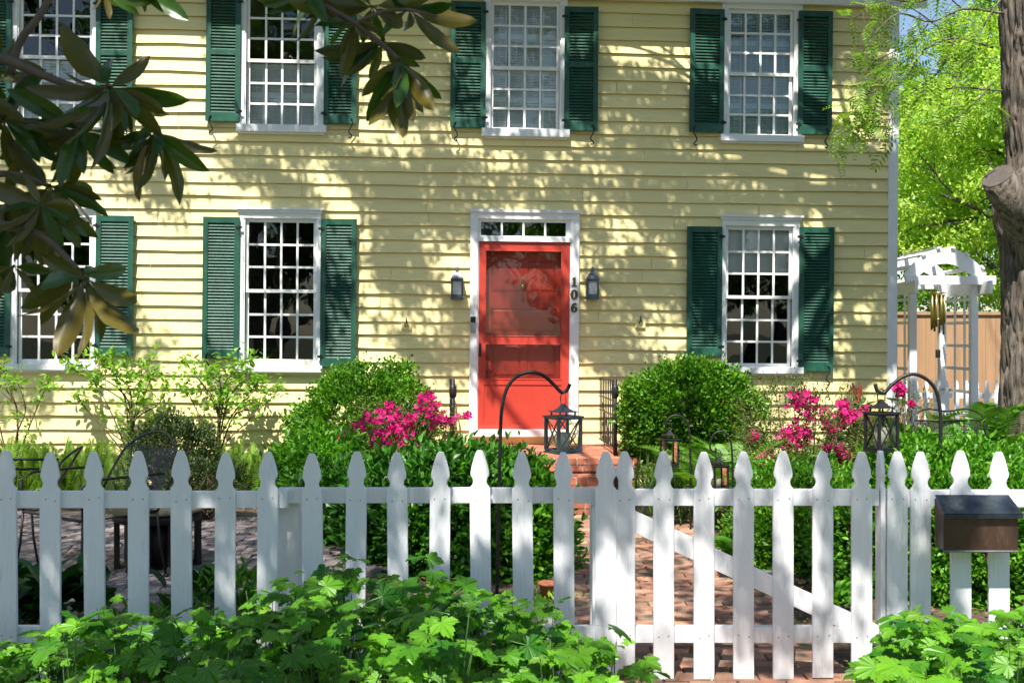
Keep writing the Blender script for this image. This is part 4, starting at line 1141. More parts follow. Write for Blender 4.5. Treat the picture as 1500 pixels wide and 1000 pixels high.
# sloping green hedge mass on the right
for (px,py,D_,rx,rz,lab) in ((1345,790,6.7,.36,.50,'leafy green shrub right of the gate, around the foot of the tall right hook'),(1430,800,6.6,.42,.52,'leafy green shrub directly behind the mailbox'),(1530,800,6.7,.40,.54,'leafy green shrub at the right edge behind the fence')):
    shrub(wp(px,py,D_),(rx,rx,rz),16000,TO,.036,M['ivy'],lab,clumps=230,cs=.06,group='shrubs right of the gate')
l = LC(); n = 70000
P = np.stack([rng.uniform(2.2,6.6,n), rng.uniform(7.0,9.6,n), np.zeros(n)],1)
hgt = .50+.07*np.sin(P[:,0]*5+P[:,1]*3)+.05*np.sin(P[:,0]*11-P[:,1]*7)
hgt *= np.clip((P[:,0]-2.1)/.5,.25,1)
P[:,2] = hgt*rng.uniform(.55,1,n)**.5
l.add(TO,P,rng.normal(0,1,(n,3))+UP*.6,UP+rng.normal(0,.45,(n,3)),rng.uniform(.022,.042,n))
tag(l.build('ground_cover',M['ivy']),'bright green ground cover filling the right bed below the bench','ground cover',kind='stuff')

# azaleas
def azalea(c, rad, nleaf, fl, label, D, flowers_px=None, group='pink azaleas'):
    c = np.array(c,float); t = empty('azalea', (c[0],c[1],0), label, 'azalea', group)
    d = rdir(90); d = d[d[:,2]>-.4]; tips = c+d*np.array(rad)*rng.uniform(.55,1.08,(len(d),1))
    sm = MB(); stems(sm,(c[0],c[1],0),tips[:46],.009,.07); sm.build('stem', M['hstem'], t, True)
    idx = rng.integers(0,len(tips),nleaf); P = tips[idx]+rng.normal(0,.055,(nleaf,3))
    l = LC(); l.add(TN,P,d[idx]+rng.normal(0,.6,(nleaf,3))+UP*.3,UP+rng.normal(0,.5,(nleaf,3)),rng.uniform(.02,.042,nleaf)); l.build('foliage', M['azleaf'], t)
    n2 = nleaf//3; idx = rng.integers(0,len(tips),n2); P = tips[idx]+rng.normal(0,.05,(n2,3)); l = LC(); l.add(TN,P,d[idx]+rng.normal(0,.6,(n2,3)),UP+rng.normal(0,.5,(n2,3)),rng.uniform(.015,.035,n2)); l.build('new_growth', M['azred'], t)
    P = []
    for (px,py,k,sp) in fl:
        ct = wp(px,py,D-.12)
        for _ in range(int(k*(2.0 if D>9.6 else 3.0))+1):
            P.append(ct+rng.normal(0,1,3)*np.array([sp,sp*1.2,sp*.8])*1.12/F*D)
    P = np.array(P); n_ = len(P); dd = np.array([-.15,-.8,.35])+rng.normal(0,.55,(n_,3))
    l = LC(); l.add(TFL,P,dd,rng.normal(0,1,(n_,3)),rng.uniform(.036,.062,n_)); l.build('blossom', M['pink'], t)
    return t
D_=9.7
azalea(wp(588,640,D_),(.52,.35,.36),2600,[(572,592,4,3),(548,612,9,7),(578,608,7,7),(605,612,6,6),(622,586,14,9),(632,595,5,6),(560,630,14,10),(585,628,16,9),(530,640,8,8),(540,655,10,8),(515,658,12,7),(512,664,6,4),(600,645,8,9),(630,612,8,8),(645,615,10,7),(660,618,5,5),(684,607,4,2.5),(655,640,3,4),(568,650,6,8),(502,638,4,4),(575,666,4,8),(528,625,4,5)],'bright pink azalea in bloom left of the red door',D_)
D_=9.0
azalea(wp(1185,640,D_),(.62,.40,.42),6500,[(1172,580,6,7),(1168,590,6,5),(1190,587,5,4),(1176,603,5,6),(1182,611,3,4),(1240,605,6,7),(1238,616,5,6),(1248,608,4,4),(1165,637,16,9),(1172,642,8,7),(1150,638,5,5),(1215,627,5,5),(1197,600,3,5),(1235,595,3,4),(1118,676,6,8),(1140,676,6,8),(1132,679,4,6),(1103,640,3,3),(1232,660,6,6),(1238,668,4,4),(1175,682,5,6),(1176,672,3,4),(1212,655,3,4),(1158,665,4,7),(1270,602,3,3),(1268,615,2,2),(1225,713,3,3)],'bright pink azalea in bloom under the right window, leggy with bare twigs',D_)
D_=9.5
azalea(wp(1325,625,D_),(.25,.2,.30),800,[(1318,570,9,3.5),(1321,573,4,3),(1336,592,3,2)],'small pink azalea with one big bloom beside the black lantern',D_)

# ferns
def ferns(c, n, L, label, m='fern', group='ferns', spread=.06, name='fern', lo=.2):
    t = empty(name, (c[0],c[1],0), label, 'fern', group)
    a = rng.uniform(0,2*math.pi,n); tilt = rng.uniform(.75,1.45,n) if m=='fernp' else rng.uniform(.55,1.25,n)
    D = np.stack([np.cos(a)*np.cos(tilt), np.sin(a)*np.cos(tilt), np.sin(tilt)],1)
    N = -np.stack([np.cos(a)*-np.sin(tilt)*-1, np.sin(a)*np.sin(tilt), -np.cos(tilt)],1)
    N = np.stack([-np.cos(a)*np.sin(tilt), -np.sin(a)*np.sin(tilt), np.cos(tilt)],1)
    P = np.array([c[0],c[1],c[2]])+np.concatenate([rng.normal(0,spread,(n,2)),np.zeros((n,1))],1)
    l = LC(); l.add(TFP if m=='fernp' else TF,P,D,N,L*rng.uniform(.7,1.15,n)); l.build('frond', M[m], t); return t
def bare(px, D, z=.0): return np.array([X_(px,D),D,z])
for px,D_,L_,lab in ((1000,9.4,.62,'light green fern behind the small right lantern'),(1058,8.9,.85,'tall bright fern beside the small hook, below the right round bush'),(1085,9.3,.75,'fern between the right round bush and the pink azalea'),(1300,8.9,.75,'fern under the black lantern in the right bed'),(1345,9.3,.95,'tallest bright green fern, left of the mesh bench'),(1400,10.0,1.0,'tall fern behind the mesh bench'),(1440,10.0,1.15,'dark fern at the left side of the tree trunk'),(1330,9.9,1.0,'fern in front of the arbor, beside the house corner'),(1255,9.5,.8,'fern behind the pink azalea near the house corner')):
    ferns(bare(px,D_,.12),26,L_,lab,'fern')
for i,(px,D_,L_,lab) in enumerate(((20,10.2,.66,'pale fern at the far left under the windows'),(70,10.0,.6,'pale fern behind the mesh armchair'),(120,10.2,.64,'pale fern left of the leggy wall shrub'),(165,10.0,.55,'pale fern just left of the small dark round shrub'),(360,10.3,.58,'pale fern right of the small dark round shrub'),(395,10.3,.52,'pale fern left of the left round bush'),(330,10.5,.5,'pale fern against the wall behind the small dark round shrub'))):
    ferns(bare(px,D_,.06),55,L_*.85,lab,'fernp',group='pale ferns along the wall',spread=.17)

# leggy shrubs against the clapboards
def leggy(px0, D, canes, label, leafn=26, ls=.075):
    b = bare(px0,D); t = empty('wall_shrub', (b[0],b[1],0), label, 'shrub', 'leggy shrubs against the yellow wall')
    sm = MB(); l = LC()
    for pts in canes:
        P = arc(D,[(px0+random.uniform(-6,6),690)]+pts); off = random.uniform(-.12,.25); P = [Vector((p.x,p.y+off*(i/len(P)),p.z)) for i,p in enumerate(P)]
        P[0].z = 0; sm.tube(P,[.010*(1-.75*i/len(P)) for i in range(len(P))],6)
        tips = []
        for i in range(len(P)//3,len(P)):
            if random.random()<.55:
                a = random.uniform(0,6.28); e = P[i]+Vector((math.cos(a)*random.uniform(.05,.18),math.sin(a)*.12,random.uniform(.03,.16))); sm.tube([P[i],P[i].lerp(e,.5)+Vector((0,0,-.01)),e],[.004,.003,.0015],4); tips.append(e)
        tips += [P[-1]]*3+[P[-4]]
        for e in tips:
            k = random.randint(5,10); C = np.array(e)+rng.normal(0,.035,(k,3)); l.add(TO,C,rng.normal(0,1,(k,3))*[1,1,.5]+UP*.55,UP+rng.normal(0,.45,(k,3)),rng.uniform(.6,1.15,k)*ls)
    sm.build('stem', M['hstem'], t, True); l.build('foliage', M['bright'], t)
leggy(20,10.6,[[(25,640),(40,600),(30,560)],[(0,620),(-10,560)],[(35,650),(60,590),(75,560)],[(25,600),(10,570),(5,540)]],'leggy light green shrub at the left edge against the yellow wall')
leggy(190,10.7,[[(180,640),(160,590),(145,560)],[(185,600),(175,570),(165,545)],[(190,640),(210,580),(220,550)],[(195,620),(235,590),(240,560)],[(180,660),(140,610),(118,585)],[(185,600),(130,560),(95,540)],[(190,580),(160,545),(150,530)],[(195,600),(200,560),(195,535)],[(230,620),(210,640)],[(185,590),(125,545),(85,530)]],'leggy light green shrub against the yellow wall, left of the small dark round shrub')
leggy(318,10.7,[[(318,640),(322,590),(330,550)],[(320,640),(350,590),(375,560)],[(322,620),(310,580),(290,550)],[(330,650),(370,610),(395,570)],[(315,650),(290,600),(275,565)],[(318,600),(325,560),(345,535)],[(340,610),(375,600),(405,570)],[(316,600),(285,555),(262,532)],[(330,590),(360,545),(330,525)],[(320,600),(320,560),(300,540)]],'leggy light green shrub against the yellow wall, right of the small dark round shrub')

# rhododendron-like upright plant by the corner with red new leaves
def upright(px, D, ztop, label):
    b = bare(px,D); t = empty('rhododendron', (b[0],b[1],0), label, 'shrub'); sm = MB(); l = LC(); lr = LC()
    tips = [W(px,ztop,D), W(px-20,ztop+45,D), W(px+22,ztop+38,D), W(px+8,ztop+30,D-.1)]
    stems(sm,(b[0],b[1],0),tips,.012,.03); sm.build('stem', M['hstem'], t, True)
    for q,tp in enumerate(tips):
        k = 11; a = rng.uniform(0,6.28,k); l.add(TO,np.array(tp)+rng.normal(0,.02,(k,3))-[0,0,.05],np.stack([np.cos(a),np.sin(a),rng.uniform(.1,.8,k)],1),UP+rng.normal(0,.2,(k,3)),rng.uniform(.13,.19,k))
    k=7; lr.add(TN,np.array(tips[0])+rng.normal(0,.01,(k,3)),UP+rng.normal(0,.18,(k,3)),rng.normal(0,1,(k,3)),rng.uniform(.14,.2,k)); lr.build('new_leaves', M['redleaf'], t)
    l.build('foliage', M['rhod'], t)
upright(1256,9.8,590,'dark upright shrub with red new leaves in front of the house corner')

# broad dark leaves low at left, weeds, blue flowers, grass tufts
def clump(px, D, n, L, m, label, cat, tpl=TOv, tilt=(.5,1.3), spread=.08, z=.02, name='plant', group=None):
    b = bare(px,D); t = empty(name, (b[0],b[1],0), label, cat, group); a = rng.uniform(0,6.28,n); ti = rng.uniform(*tilt,n)
    Dv = np.stack([np.cos(a)*np.cos(ti),np.sin(a)*np.cos(ti),np.sin(ti)],1); Nv = np.stack([-np.cos(a)*np.sin(ti),-np.sin(a)*np.sin(ti),np.cos(ti)],1)
    P = np.array([b[0],b[1],z])+np.stack([rng.normal(0,spread,n),rng.normal(0,spread,n),rng.uniform(0,L*.9,n)],1)
    l = LC(); l.add(tpl,P,Dv,Nv,L*rng.uniform(.6,1.1,n)); l.build('foliage', M[m], t)
    return t
clump(52,5.7,46,.20,'hosta','dark broad leaved plant behind the leftmost pickets','plant',z=.06,spread=.10)
clump(108,5.8,50,.20,'hosta','dark broad leaved plant behind the third picket from the left','plant',z=.06,spread=.10)
clump(230,5.9,200,.08,'ivy','light green weeds behind the fifth picket from the left','plant',tpl=TN,z=.0,spread=.12)
clump(300,6.1,36,.17,'hosta','dark broad leaved plant on the patio side behind the sixth picket from the left','plant',z=.04,spread=.10)
clump(-10,5.8,44,.22,'hosta','dark broad leaved plant at the left edge behind the leftmost picket','plant',z=.06,spread=.10)
clump(362,6.0,260,.07,'ivy','light feathery weed behind the fence joint','plant',tpl=TN,z=.05,spread=.12)
clump(352,5.9,240,.07,'ivy','light green weed growing behind the pickets left of the fence joint','plant',tpl=TN,z=.2,spread=.09)
clump(808,6.4,160,.05,'bright','small yellow green weeds beside the terracotta pot','plant',tpl=TN,z=.0,spread=.10,tilt=(.2,1.2))
clump(1078,6.9,16,.15,'ivy','single leafy plant at the right edge of the path behind the gate','plant',tpl=TOv,z=.08,spread=.03)
clump(960,9.3,150,.30,'grass','tuft of thin grass right of the brick steps','grass tuft',tpl=TB,spread=.12)
clump(985,9.0,120,.26,'grass','tuft of thin grass below the small right lantern','grass tuft',tpl=TB,spread=.10)
clump(1225,6.2,70,.10,'ivy','low weed at the right end of the gate beside the path','plant',tpl=TO,spread=.05)
for px,py,D_,lab in ((415,668,9.6,'spikes of small blue flowers left of the left round bush'),(440,665,9.6,'spikes of small blue flowers at the foot of the left round bush')):
    b = bare(px,D_); t = empty('blue_flowers',(b[0],b[1],0),lab,'flowers','blue flowers'); l = LC(); n = 260
    sp = rng.normal(0,.08,(9,2)); ii = rng.integers(0,9,n); P = np.stack([b[0]+sp[ii,0],b[1]+sp[ii,1],rng.uniform(.30,.46,n)],1)+rng.normal(0,.008,(n,3))
    l.add(TS,P,rdir(n),rdir(n),np.full(n,.018)); l.build('blossom',M['blue'],t); sm = MB()
    for q in sp: sm.tube([(b[0]+q[0],b[1]+q[1],0),(b[0]+q[0],b[1]+q[1],.46)],.003,4)
    sm.build('stem',M['gstem'],t,True)
    l = LC(); n=60; l.add(TOv,np.array([b[0],b[1],.1])+rng.normal(0,.09,(n,3))*[1,1,.6],rng.normal(0,1,(n,3))*[1,1,.3]+UP*.4,UP+rng.normal(0,.3,(n,3)),np.full(n,.11)); l.build('foliage',M['ivy'],t)
# dry leaves
n = 5200; P = np.stack([rng.uniform(-6,6,n),rng.uniform(4.4,10.9,n),np.full(n,.012)],1)
keep = ~((P[:,0]>.25)&(P[:,0]<1.45)&(rng.random(n)<.93)) & ~((P[:,0]<-.9)&(P[:,1]<9.6)&(P[:,1]>6.1)&(rng.random(n)<.8)); P = P[keep]; n = len(P)
P[:,2] += rng.uniform(0,.02,n)+np.where((P[:,0]>.2)&(P[:,0]<1.5),.022,0)
l = LC(); l.add(TS,P,rng.normal(0,1,(n,3))*[1,1,.25],UP+rng.normal(0,.35,(n,3)),rng.uniform(.025,.06,n)); tag(l.build('leaf_litter',M['litter']),'dry brown leaves scattered over the beds and path','dry leaves',kind='stuff')
n = 9000; P = np.stack([rng.uniform(.2,1.55,n),rng.uniform(3.6,9.4,n),np.full(n,.015)],1); P = P[((np.sin(P[:,0]*9)+np.sin(P[:,1]*6+P[:,0]*3))>.9)]; n = len(P)
l = LC(); l.add(TB,P,UP+rng.normal(0,.6,(n,3)),rng.normal(0,1,(n,3)),rng.uniform(.012,.035,n)); tag(l.build('moss_tufts',M['bright']),'tiny green weeds in the joints of the brick path','weeds',kind='stuff')

# lobed-leaf plants massed before the fence: height follows the photo's outline
def topy(px):
    xs = [0,60,110,180,250,330,400,470,530,600,660,720,780,830,870,910,950,975]; ys=[915,905,875,878,880,862,838,806,818,816,820,852,864,886,903,912,940,985]
    return np.interp(px,xs,ys)
def topy_r(px):
    xs=[1268,1300,1340,1390,1430,1470,1500,1600]; ys=[940,885,878,890,895,878,850,840]
    return np.interp(px,xs,ys)
def lobed_plant(px, D, wpx, n, ls, label, topf, group):
    b = bare(px,D); t = empty('leafy_plant',(b[0],b[1],0),label,'plant',group)
    x = rng.uniform(px-wpx,px+wpx,n*3); y_ = D+rng.uniform(-.28,.28,n*3); 
    zt_ = CAMH-(topf(x)+6-HZ)/F*y_
    u = (1-((x-px)/wpx)**2*.30)*(.97+.20*np.array([mnoise.noise((float(a_)/38,float(b_)*5,.7)) for a_,b_ in zip(x,y_)])*1.4)
    ok = zt_>.05; x=x[ok][:n]; y_=y_[ok][:n]; zt_=zt_[ok][:n]; u=u[ok][:n]; n = len(x); yl = LC()
    fac = rng.random(n)**.38
    z = zt_*fac*u
    P = np.stack([(x-750)/F*y_, y_, z-.02-.0*x],1)
    a = rng.uniform(0,6.28,n); D3_ = np.stack([np.cos(a),np.sin(a)-.55,rng.uniform(-.45,.15,n)],1)
    Nn = np.array([-.08,-.38,1.0])+rng.normal(0,.30,(n,3))
    S = ls*rng.uniform(.40,1.02,n)*np.where(rng.random(n)<.25,.6,1); k_ = max(2,n//22); l = LC(); l.add(TL,P[k_:],D3_[k_:],Nn[k_:],S[k_:]); l.build('foliage', M['lobed'], t); yl.add(TL,P[:k_],D3_[:k_],Nn[:k_],S[:k_]*.8); yl.build('young_leaves', M['bright'], t)
    sm = MB(); 
    for i in range(0,n,3):
        p = P[i]-D3_[i]/np.linalg.norm(D3_[i])*S[i]*.2
        sm.tube([(b[0]+(p[0]-b[0])*.5,b[1]+(p[1]-b[1])*.5,0),(b[0]+(p[0]-b[0])*.62+random.gauss(0,.02),b[1]+(p[1]-b[1])*.7,p[2]*.45),(b[0]+(p[0]-b[0])*.88,b[1]+(p[1]-b[1])*.9,p[2]*.85),tuple(p)],[.0032,.0026,.002,.0013],4)
    sm.build('stem', M['gstem'], t, True)
    return t
gl_ = 'lobed leaf plants massed before the left fence'
for px,D_,lab in ((-30,4.45,'lobed leaf plant at the left edge, in front of the leftmost picket'),(75,4.45,'lobed leaf plant in front of the second and third pickets from the left'),(180,4.5,'lobed leaf plant in front of the fourth picket from the left'),(290,4.45,'lobed leaf plant in front of the fifth and sixth pickets from the left'),(400,4.5,'lobed leaf plant in front of the fence joint post'),(500,4.5,'tall lobed leaf plant right of the fence joint'),(610,4.45,'tall lobed leaf plant under the left pink azalea'),(710,4.45,'lobed leaf plant in front of the tall hook, sunlit on top'),(800,4.4,'lobed leaf plant left of the gate, sunlit'),(885,4.35,'low sunlit lobed leaf plant at the gate post')):
    w_ = 85; lobed_plant(px,D_,w_,(95 if px<340 else 165 if px<860 else 70),.150,lab,topy,gl_)
for px,D_,lab in ((110,3.75,'near lobed leaf plant at the bottom left corner'),(300,3.75,'near lobed leaf plant at the bottom edge, left third'),(480,3.75,'near lobed leaf plant at the bottom edge, under the fence joint'),(650,3.75,'near sunlit lobed leaf plant at the bottom edge, middle'),(810,3.8,'near sunlit lobed leaf plant at the bottom edge, left of the gate')):
    lobed_plant(px,D_,110,(70 if px<340 else 100),.155,lab,lambda q: topy(q)+45,gl_)
gr_ = 'lobed leaf plants massed before the right fence'
for px,D_,lab in ((1322,4.45,'bright lobed leaf plant at the right gate post'),(1400,4.5,'bright lobed leaf plant below the mailbox'),(1485,4.45,'bright lobed leaf plant at the right edge below the mailbox'),(1560,4.45,'bright lobed leaf plant beyond the mailbox')):
    lobed_plant(px,D_,62,140,.155,lab,topy_r,gr_)
for px,D_,lab in ((1380,3.85,'near bright lobed leaf plant at the bottom right'),(1490,3.85,'near bright lobed leaf plant in the bottom right corner')):
    lobed_plant(px,D_,75,75,.16,lab,lambda q: topy_r(q)+35,gr_)

# ------------------------------------------------------------------ big tree at the right
BX, BY = 4.68, 9.95
tree = empty('locust_tree', (BX,BY,0), 'big tree with furrowed grey bark and a sawn off limb at the right edge', 'tree')
def cl(z):  # centre x, radius
    xs = np.interp(z,[-.2,.3,.8,1.6,2.3,2.75,3.1,3.6,4.4,6.2,7.5],[.0,.0,.0,.0,-.01,-.02,.03,.02,.0,.05,.1])
    r = np.interp(z,[-.2,.1,.4,.9,1.6,2.2,2.6,2.8,3.0,3.4,4.4,6.2,7.5],[.62,.52,.43,.40,.385,.39,.44,.43,.36,.385,.40,.33,.22])
    return xs, r
mb = MB(); NA, NR = 150, 330; vs_ = []
for i in range(NR):
    z = -.2+7.7*i/(NR-1); cx0_, r_ = cl(z)
    for k_ in range(NA):
        a = 2*math.pi*k_/NA; tw = a+.12*z
        p = Vector((math.cos(tw)*3.4, math.sin(tw)*3.4, z*1.3))
        n1_ = mnoise.noise(p*1.3+Vector((0,0,z*.6))); rid = 1-abs(mnoise.noise(Vector((math.cos(tw)*8,math.sin(tw)*8,z*1.5))*1.9+Vector((n1_*1.2,0,n1_*1.5))))*2.6
        n3_ = mnoise.noise(Vector((math.cos(tw)*14,math.sin(tw)*14,z*6)))
        rr = r_*(1+.05*mnoise.noise(Vector((math.cos(a),math.sin(a),z*.7))*1.1)) - .034*max(0,rid)**1.8 + .012*n3_
        vs_.append((BX+cx0_+rr*math.cos(a), BY+rr*math.sin(a), z))
fs_ = [(i*NA+k_, i*NA+(k_+1)%NA, (i+1)*NA+(k_+1)%NA, (i+1)*NA+k_) for i in range(NR-1) for k_ in range(NA)]
mb.add(vs_,fs_,True); tk = mb.build('trunk', M['bark'], tree, True)
# sawn stub
mb = MB(); c0_ = Vector((BX-.16,BY-.16,2.38)); c1_ = W(1461,259,BY-.46)
pts = [c0_-Vector((-.05,0,.35)), c0_, c0_.lerp(c1_,.55)+Vector((0,0,-.03)), c1_]
mb.tube(pts,[.20,.22,.165,.140],28); 
mb.v = [tuple(Vector(v)+Vector((1,1,1))*.012*mnoise.noise(Vector(v)*14)) for v in mb.v]
mb.build('cut_limb', M['bark'], tree, True)
q = MB(); dd_ = (c1_-pts[2]).normalized(); q.tube([c1_-dd_*.002, c1_+dd_*.010],[.135,.128],28); q.build('cut_face', M['cutwood'], tree, True)

# limbs carrying the crown overhead (above the picture) and the sprays that hang into it
limb = MB(); limbtips = []
def grow(p, d, L, r, depth, mb, tips, drop=.0, kids=3, rmin=.006, spread=.6):
    pts = [Vector(p)]; dd = Vector(d).normalized(); n = 6
    for i in range(n):
        dd = (dd+Vector((random.gauss(0,.10),random.gauss(0,.10),random.gauss(0,.07)-drop))).normalized(); pts.append(pts[-1]+dd*L/n)
    rs = [max(rmin,r*(1-.55*i/n)) for i in range(n+1)]
    mb.tube(pts,rs,8 if r>.03 else 5)
    if depth == 0: tips.append((pts[-1],dd)); tips.append((pts[3],dd)); return
    for k_ in range(kids):
        i = random.randint(3,n); a = random.uniform(0,6.28); side = dd.cross(Vector((math.cos(a),math.sin(a),.3))).normalized()
        grow(pts[i],(dd+side*spread),L*.62,rs[i]*.62,depth-1,mb,tips,drop,kids,rmin,spread)
top = Vector((BX+.05,BY,6.8))
for d,L,r in (((-.75,-.55,.75),3.6,.17),((-.3,-.9,.8),3.8,.17),((.5,-.6,.9),3.0,.14),((-.9,-.1,.5),3.0,.13),((.6,.5,.9),3,.13),((-.2,.3,1),3,.15)):
    grow(top-Vector((0,0,random.uniform(0,.9))),d,L,r,2,limb,limbtips,.01,3)
# the long limb that throws the slanting shadow on the clapboards
lsh = [Vector((BX-.15,BY-.1,5.6)),Vector((3.9,9.6,6.3)),Vector((3.1,9.1,6.9)),Vector((2.3,8.5,7.3)),Vector((1.4,7.8,7.6)),Vector((.4,7.2,7.9)),Vector((-.7,6.6,8.1))]
limb.tube(lsh,[.15,.125,.11,.095,.08,.06,.035],10)
for i in (2,3,4,5,6):
    for s_ in range(3): grow(lsh[i],(random.uniform(-1,.3),random.uniform(-.8,.4),random.uniform(-.1,.7)),1.6,.04,1,limb,limbtips,.02,3)
limb.build('limb', M['bark'], tree, True)

# hanging sprays seen against the sky and the clapboards
tw = MB(); sp = LC()
def spray(pts_px, D, r=.010, dens=7, L=.24, side=.22):
    P = arc(D,pts_px); n = len(P); dz = random.uniform(-.15,.15); P = [Vector((p.x,p.y-dz*i/n,p.z)) for i,p in enumerate(P)]
    tw.tube(P,[r*(1-.8*i/n)+.0012 for i in range(n)],6)
    for i in range(2,n):
        if random.random()<.8:
            d = Vector((random.uniform(-1,1),random.uniform(-.8,.8),random.uniform(-.5,.5))).normalized(); e = P[i]+d*side*random.uniform(.4,1.2); e.z -= .02
            tw.tube([P[i],P[i].lerp(e,.5),e],[.003,.002,.0012],4)
            for t in (.5,1):
                c = P[i].lerp(e,t); k_ = 1 if random.random()<.75 else 0; sp.add(TPN,np.tile(np.array(c),(k_,1)),rng.normal(0,.7,(k_,3))+np.array([-.25,-.1,-.45]),UP+rng.normal(0,.35,(k_,3)),rng.uniform(.55,1.1,k_)*L)
sd_ = 8.9
spray([(1455,70),(1400,55),(1350,75),(1310,105),(1285,160),(1250,195)],sd_)
spray([(1470,20),(1410,15),(1360,35),(1310,25),(1270,60)],sd_+.1)
spray([(1460,-30),(1400,-20),(1350,0),(1300,-5),(1260,20)],sd_)
spray([(1400,55),(1380,100),(1345,130),(1320,150),(1305,190)],sd_,.006)
spray([(1455,120),(1430,150),(1400,175),(1375,180)],sd_,.006)
spray([(1465,0),(1440,40),(1425,80),(1400,120),(1390,160)],sd_-.2,.006)
spray([(1345,75),(1330,110),(1300,130),(1265,140),(1230,150)],sd_-.1,.006)
spray([(1310,105),(1290,140),(1275,175),(1262,185)],sd_-.2,.005)
spray([(1380,45),(1350,20),(1320,0),(1290,-20)],sd_+.2,.006)
spray([(1410,15),(1385,-5),(1350,-30)],sd_+.2,.006)
spray([(1360,35),(1340,60),(1320,70),(1290,85),(1275,100)],sd_,.006)
tw.build('twig', M['bark'], tree, True); sp.build('spray_foliage', M['locust'], tree)
bt = MB(); bt.tube(arc(sd_+.3,[(1468,133),(1440,131),(1410,128),(1385,131)]),[.012]*19 if False else .008,6); bt.build('bare_twig', M['bark'], tree, True)

# ---- crown overhead: where its leaves cast shade
def hit_back(p, t): return np.array(p)+np.array(sdir)*t
crown = LC(); crn_tpl = TS
def shade_clump(p, t, n, rad, size):
    c = hit_back(p,t); P = c+rng.normal(0,1,(n,3))*np.array([rad,rad,rad*.6])
    ok = (P[:,2] > CAMH+.36*np.maximum(P[:,1],.5)+.6); P = P[ok]; n = len(P)
    crown.add(crn_tpl,P,rng.normal(0,1,(n,3)),UP*.5+rng.normal(0,.7,(n,3)),rng.uniform(.6,1.3,n)*size)
def wallp(px,py):
    x,z = HP(px,py); return HL(x,0,z)
def fencep(px,py): return W(px,py,4.9)
def fbm(x, y, sd=0.0):
    return sum(mnoise.noise((x*2**k_, y*2**k_, sd+k_*7.3))*.62**k_ for k_ in range(4))
def dapple(pt, grid_x, grid_y, grid, step, t0, t1, n, rad, size, sx=150., sy=80., sd=0.0, streak=1.0):
    """hang leaf clumps up the sun's ray wherever the foliage overhead is dense"""
    grid = np.array(grid, float); x0,x1,y0,y1 = grid_x[0],grid_x[-1],grid_y[0],grid_y[-1]
    y = y0
    while y < y1:
        x = x0
        while x < x1:
            px, py = x+random.uniform(-.5,.5)*step, y+random.uniform(-.5,.5)*step
            dens = np.interp(py, grid_y, [np.interp(px, grid_x, row) for row in grid])
            f = fbm((px*.88+py*.48)/sx, (py*.88-px*.48*streak)/sy, sd)*1.3
            if f > .95*(.5-dens)*1.25:
                shade_clump(pt(px,py), t0+(t1-t0)*(.5+.5*mnoise.noise((px/200,py/200,sd+3)))+random.uniform(-.3,.3), n, rad*random.uniform(.7,1.3), size)
            x += step
        y += step
GX = list(range(0,1401,100)); GX[0] = -60
lm = MB()
for chain in ([(1262,560,5.0),(1240,440,4.7),(1212,320,4.5),(1150,240,4.5),(1040,200,4.7),(900,160,5.0),(760,150,5.3),(600,190,5.8)],[(1290,300,4.6),(1180,285,4.7),(1080,250,4.9),(960,250,5.1),(830,230,5.3)]):
    P_ = [Vector(hit_back(wallp(a,b),t_)) for a,b,t_ in chain]; 
    P_ = [Vector((BX-.1,BY-.15,max(5.4,P_[0].z+.2)))]+P_ if chain[0][0]>1100 else P_
    n_ = len(P_); lm.tube(P_,[.075-.06*i/n_ for i in range(n_)],8)
    for i in range(1,n_-1):
        for _ in range(2): grow(P_[i].lerp(P_[i+1],random.random()),(random.uniform(-1,.2),random.uniform(-.3,.3),random.uniform(-.9,.6)),.8,.016,1,lm,[],.02,3,.004)
lm.build('limb', M['bark'], tree, True)
WG = [[.3,.2,.1,.15,.2,.5,.6,.5,.5,.5,.6,.5,.4,.3,.3],[.3,.2,.05,.1,.2,.5,.6,.5,.5,.6,.6,.4,.4,.4,.3],[.3,.2,.1,.15,.4,.6,.65,.6,.6,.7,.7,.5,.4,.4,.4],
 [.3,.2,.05,.2,.5,.7,.75,.7,.75,.8,.75,.6,.5,.5,.4],[.2,.1,.0,.1,.4,.6,.7,.7,.7,.7,.7,.5,.4,.5,.4],[.2,.1,.0,.0,.2,.4,.6,.5,.5,.6,.6,.4,.4,.5,.4],
 [.2,.1,.15,.0,.2,.3,.5,.5,.5,.6,.5,.4,.4,.6,.4],[.3,.1,.0,.0,.1,.2,.4,.4,.4,.5,.4,.4,.4,.6,.4],[.7,.5,.1,.0,.1,.2,.3,.4,.3,.3,.3,.3,.3,.6,.4],[.8,.6,.5,.2,.1,.1,.2,.2,.2,.2,.2,.2,.3,.5,.4]]
dapple(wallp, GX, [70,140,200,260,320,380,440,500,560,620], np.array(WG)-np.array([0,0,0,0,.08,.16,.18,.17,.17,.2,.23,.22,.17,.12,.0]), 12, 3.9, 6.5, 26, .070, .070, 190., 60.)
crown.build('crown', M['canopy'], tree)
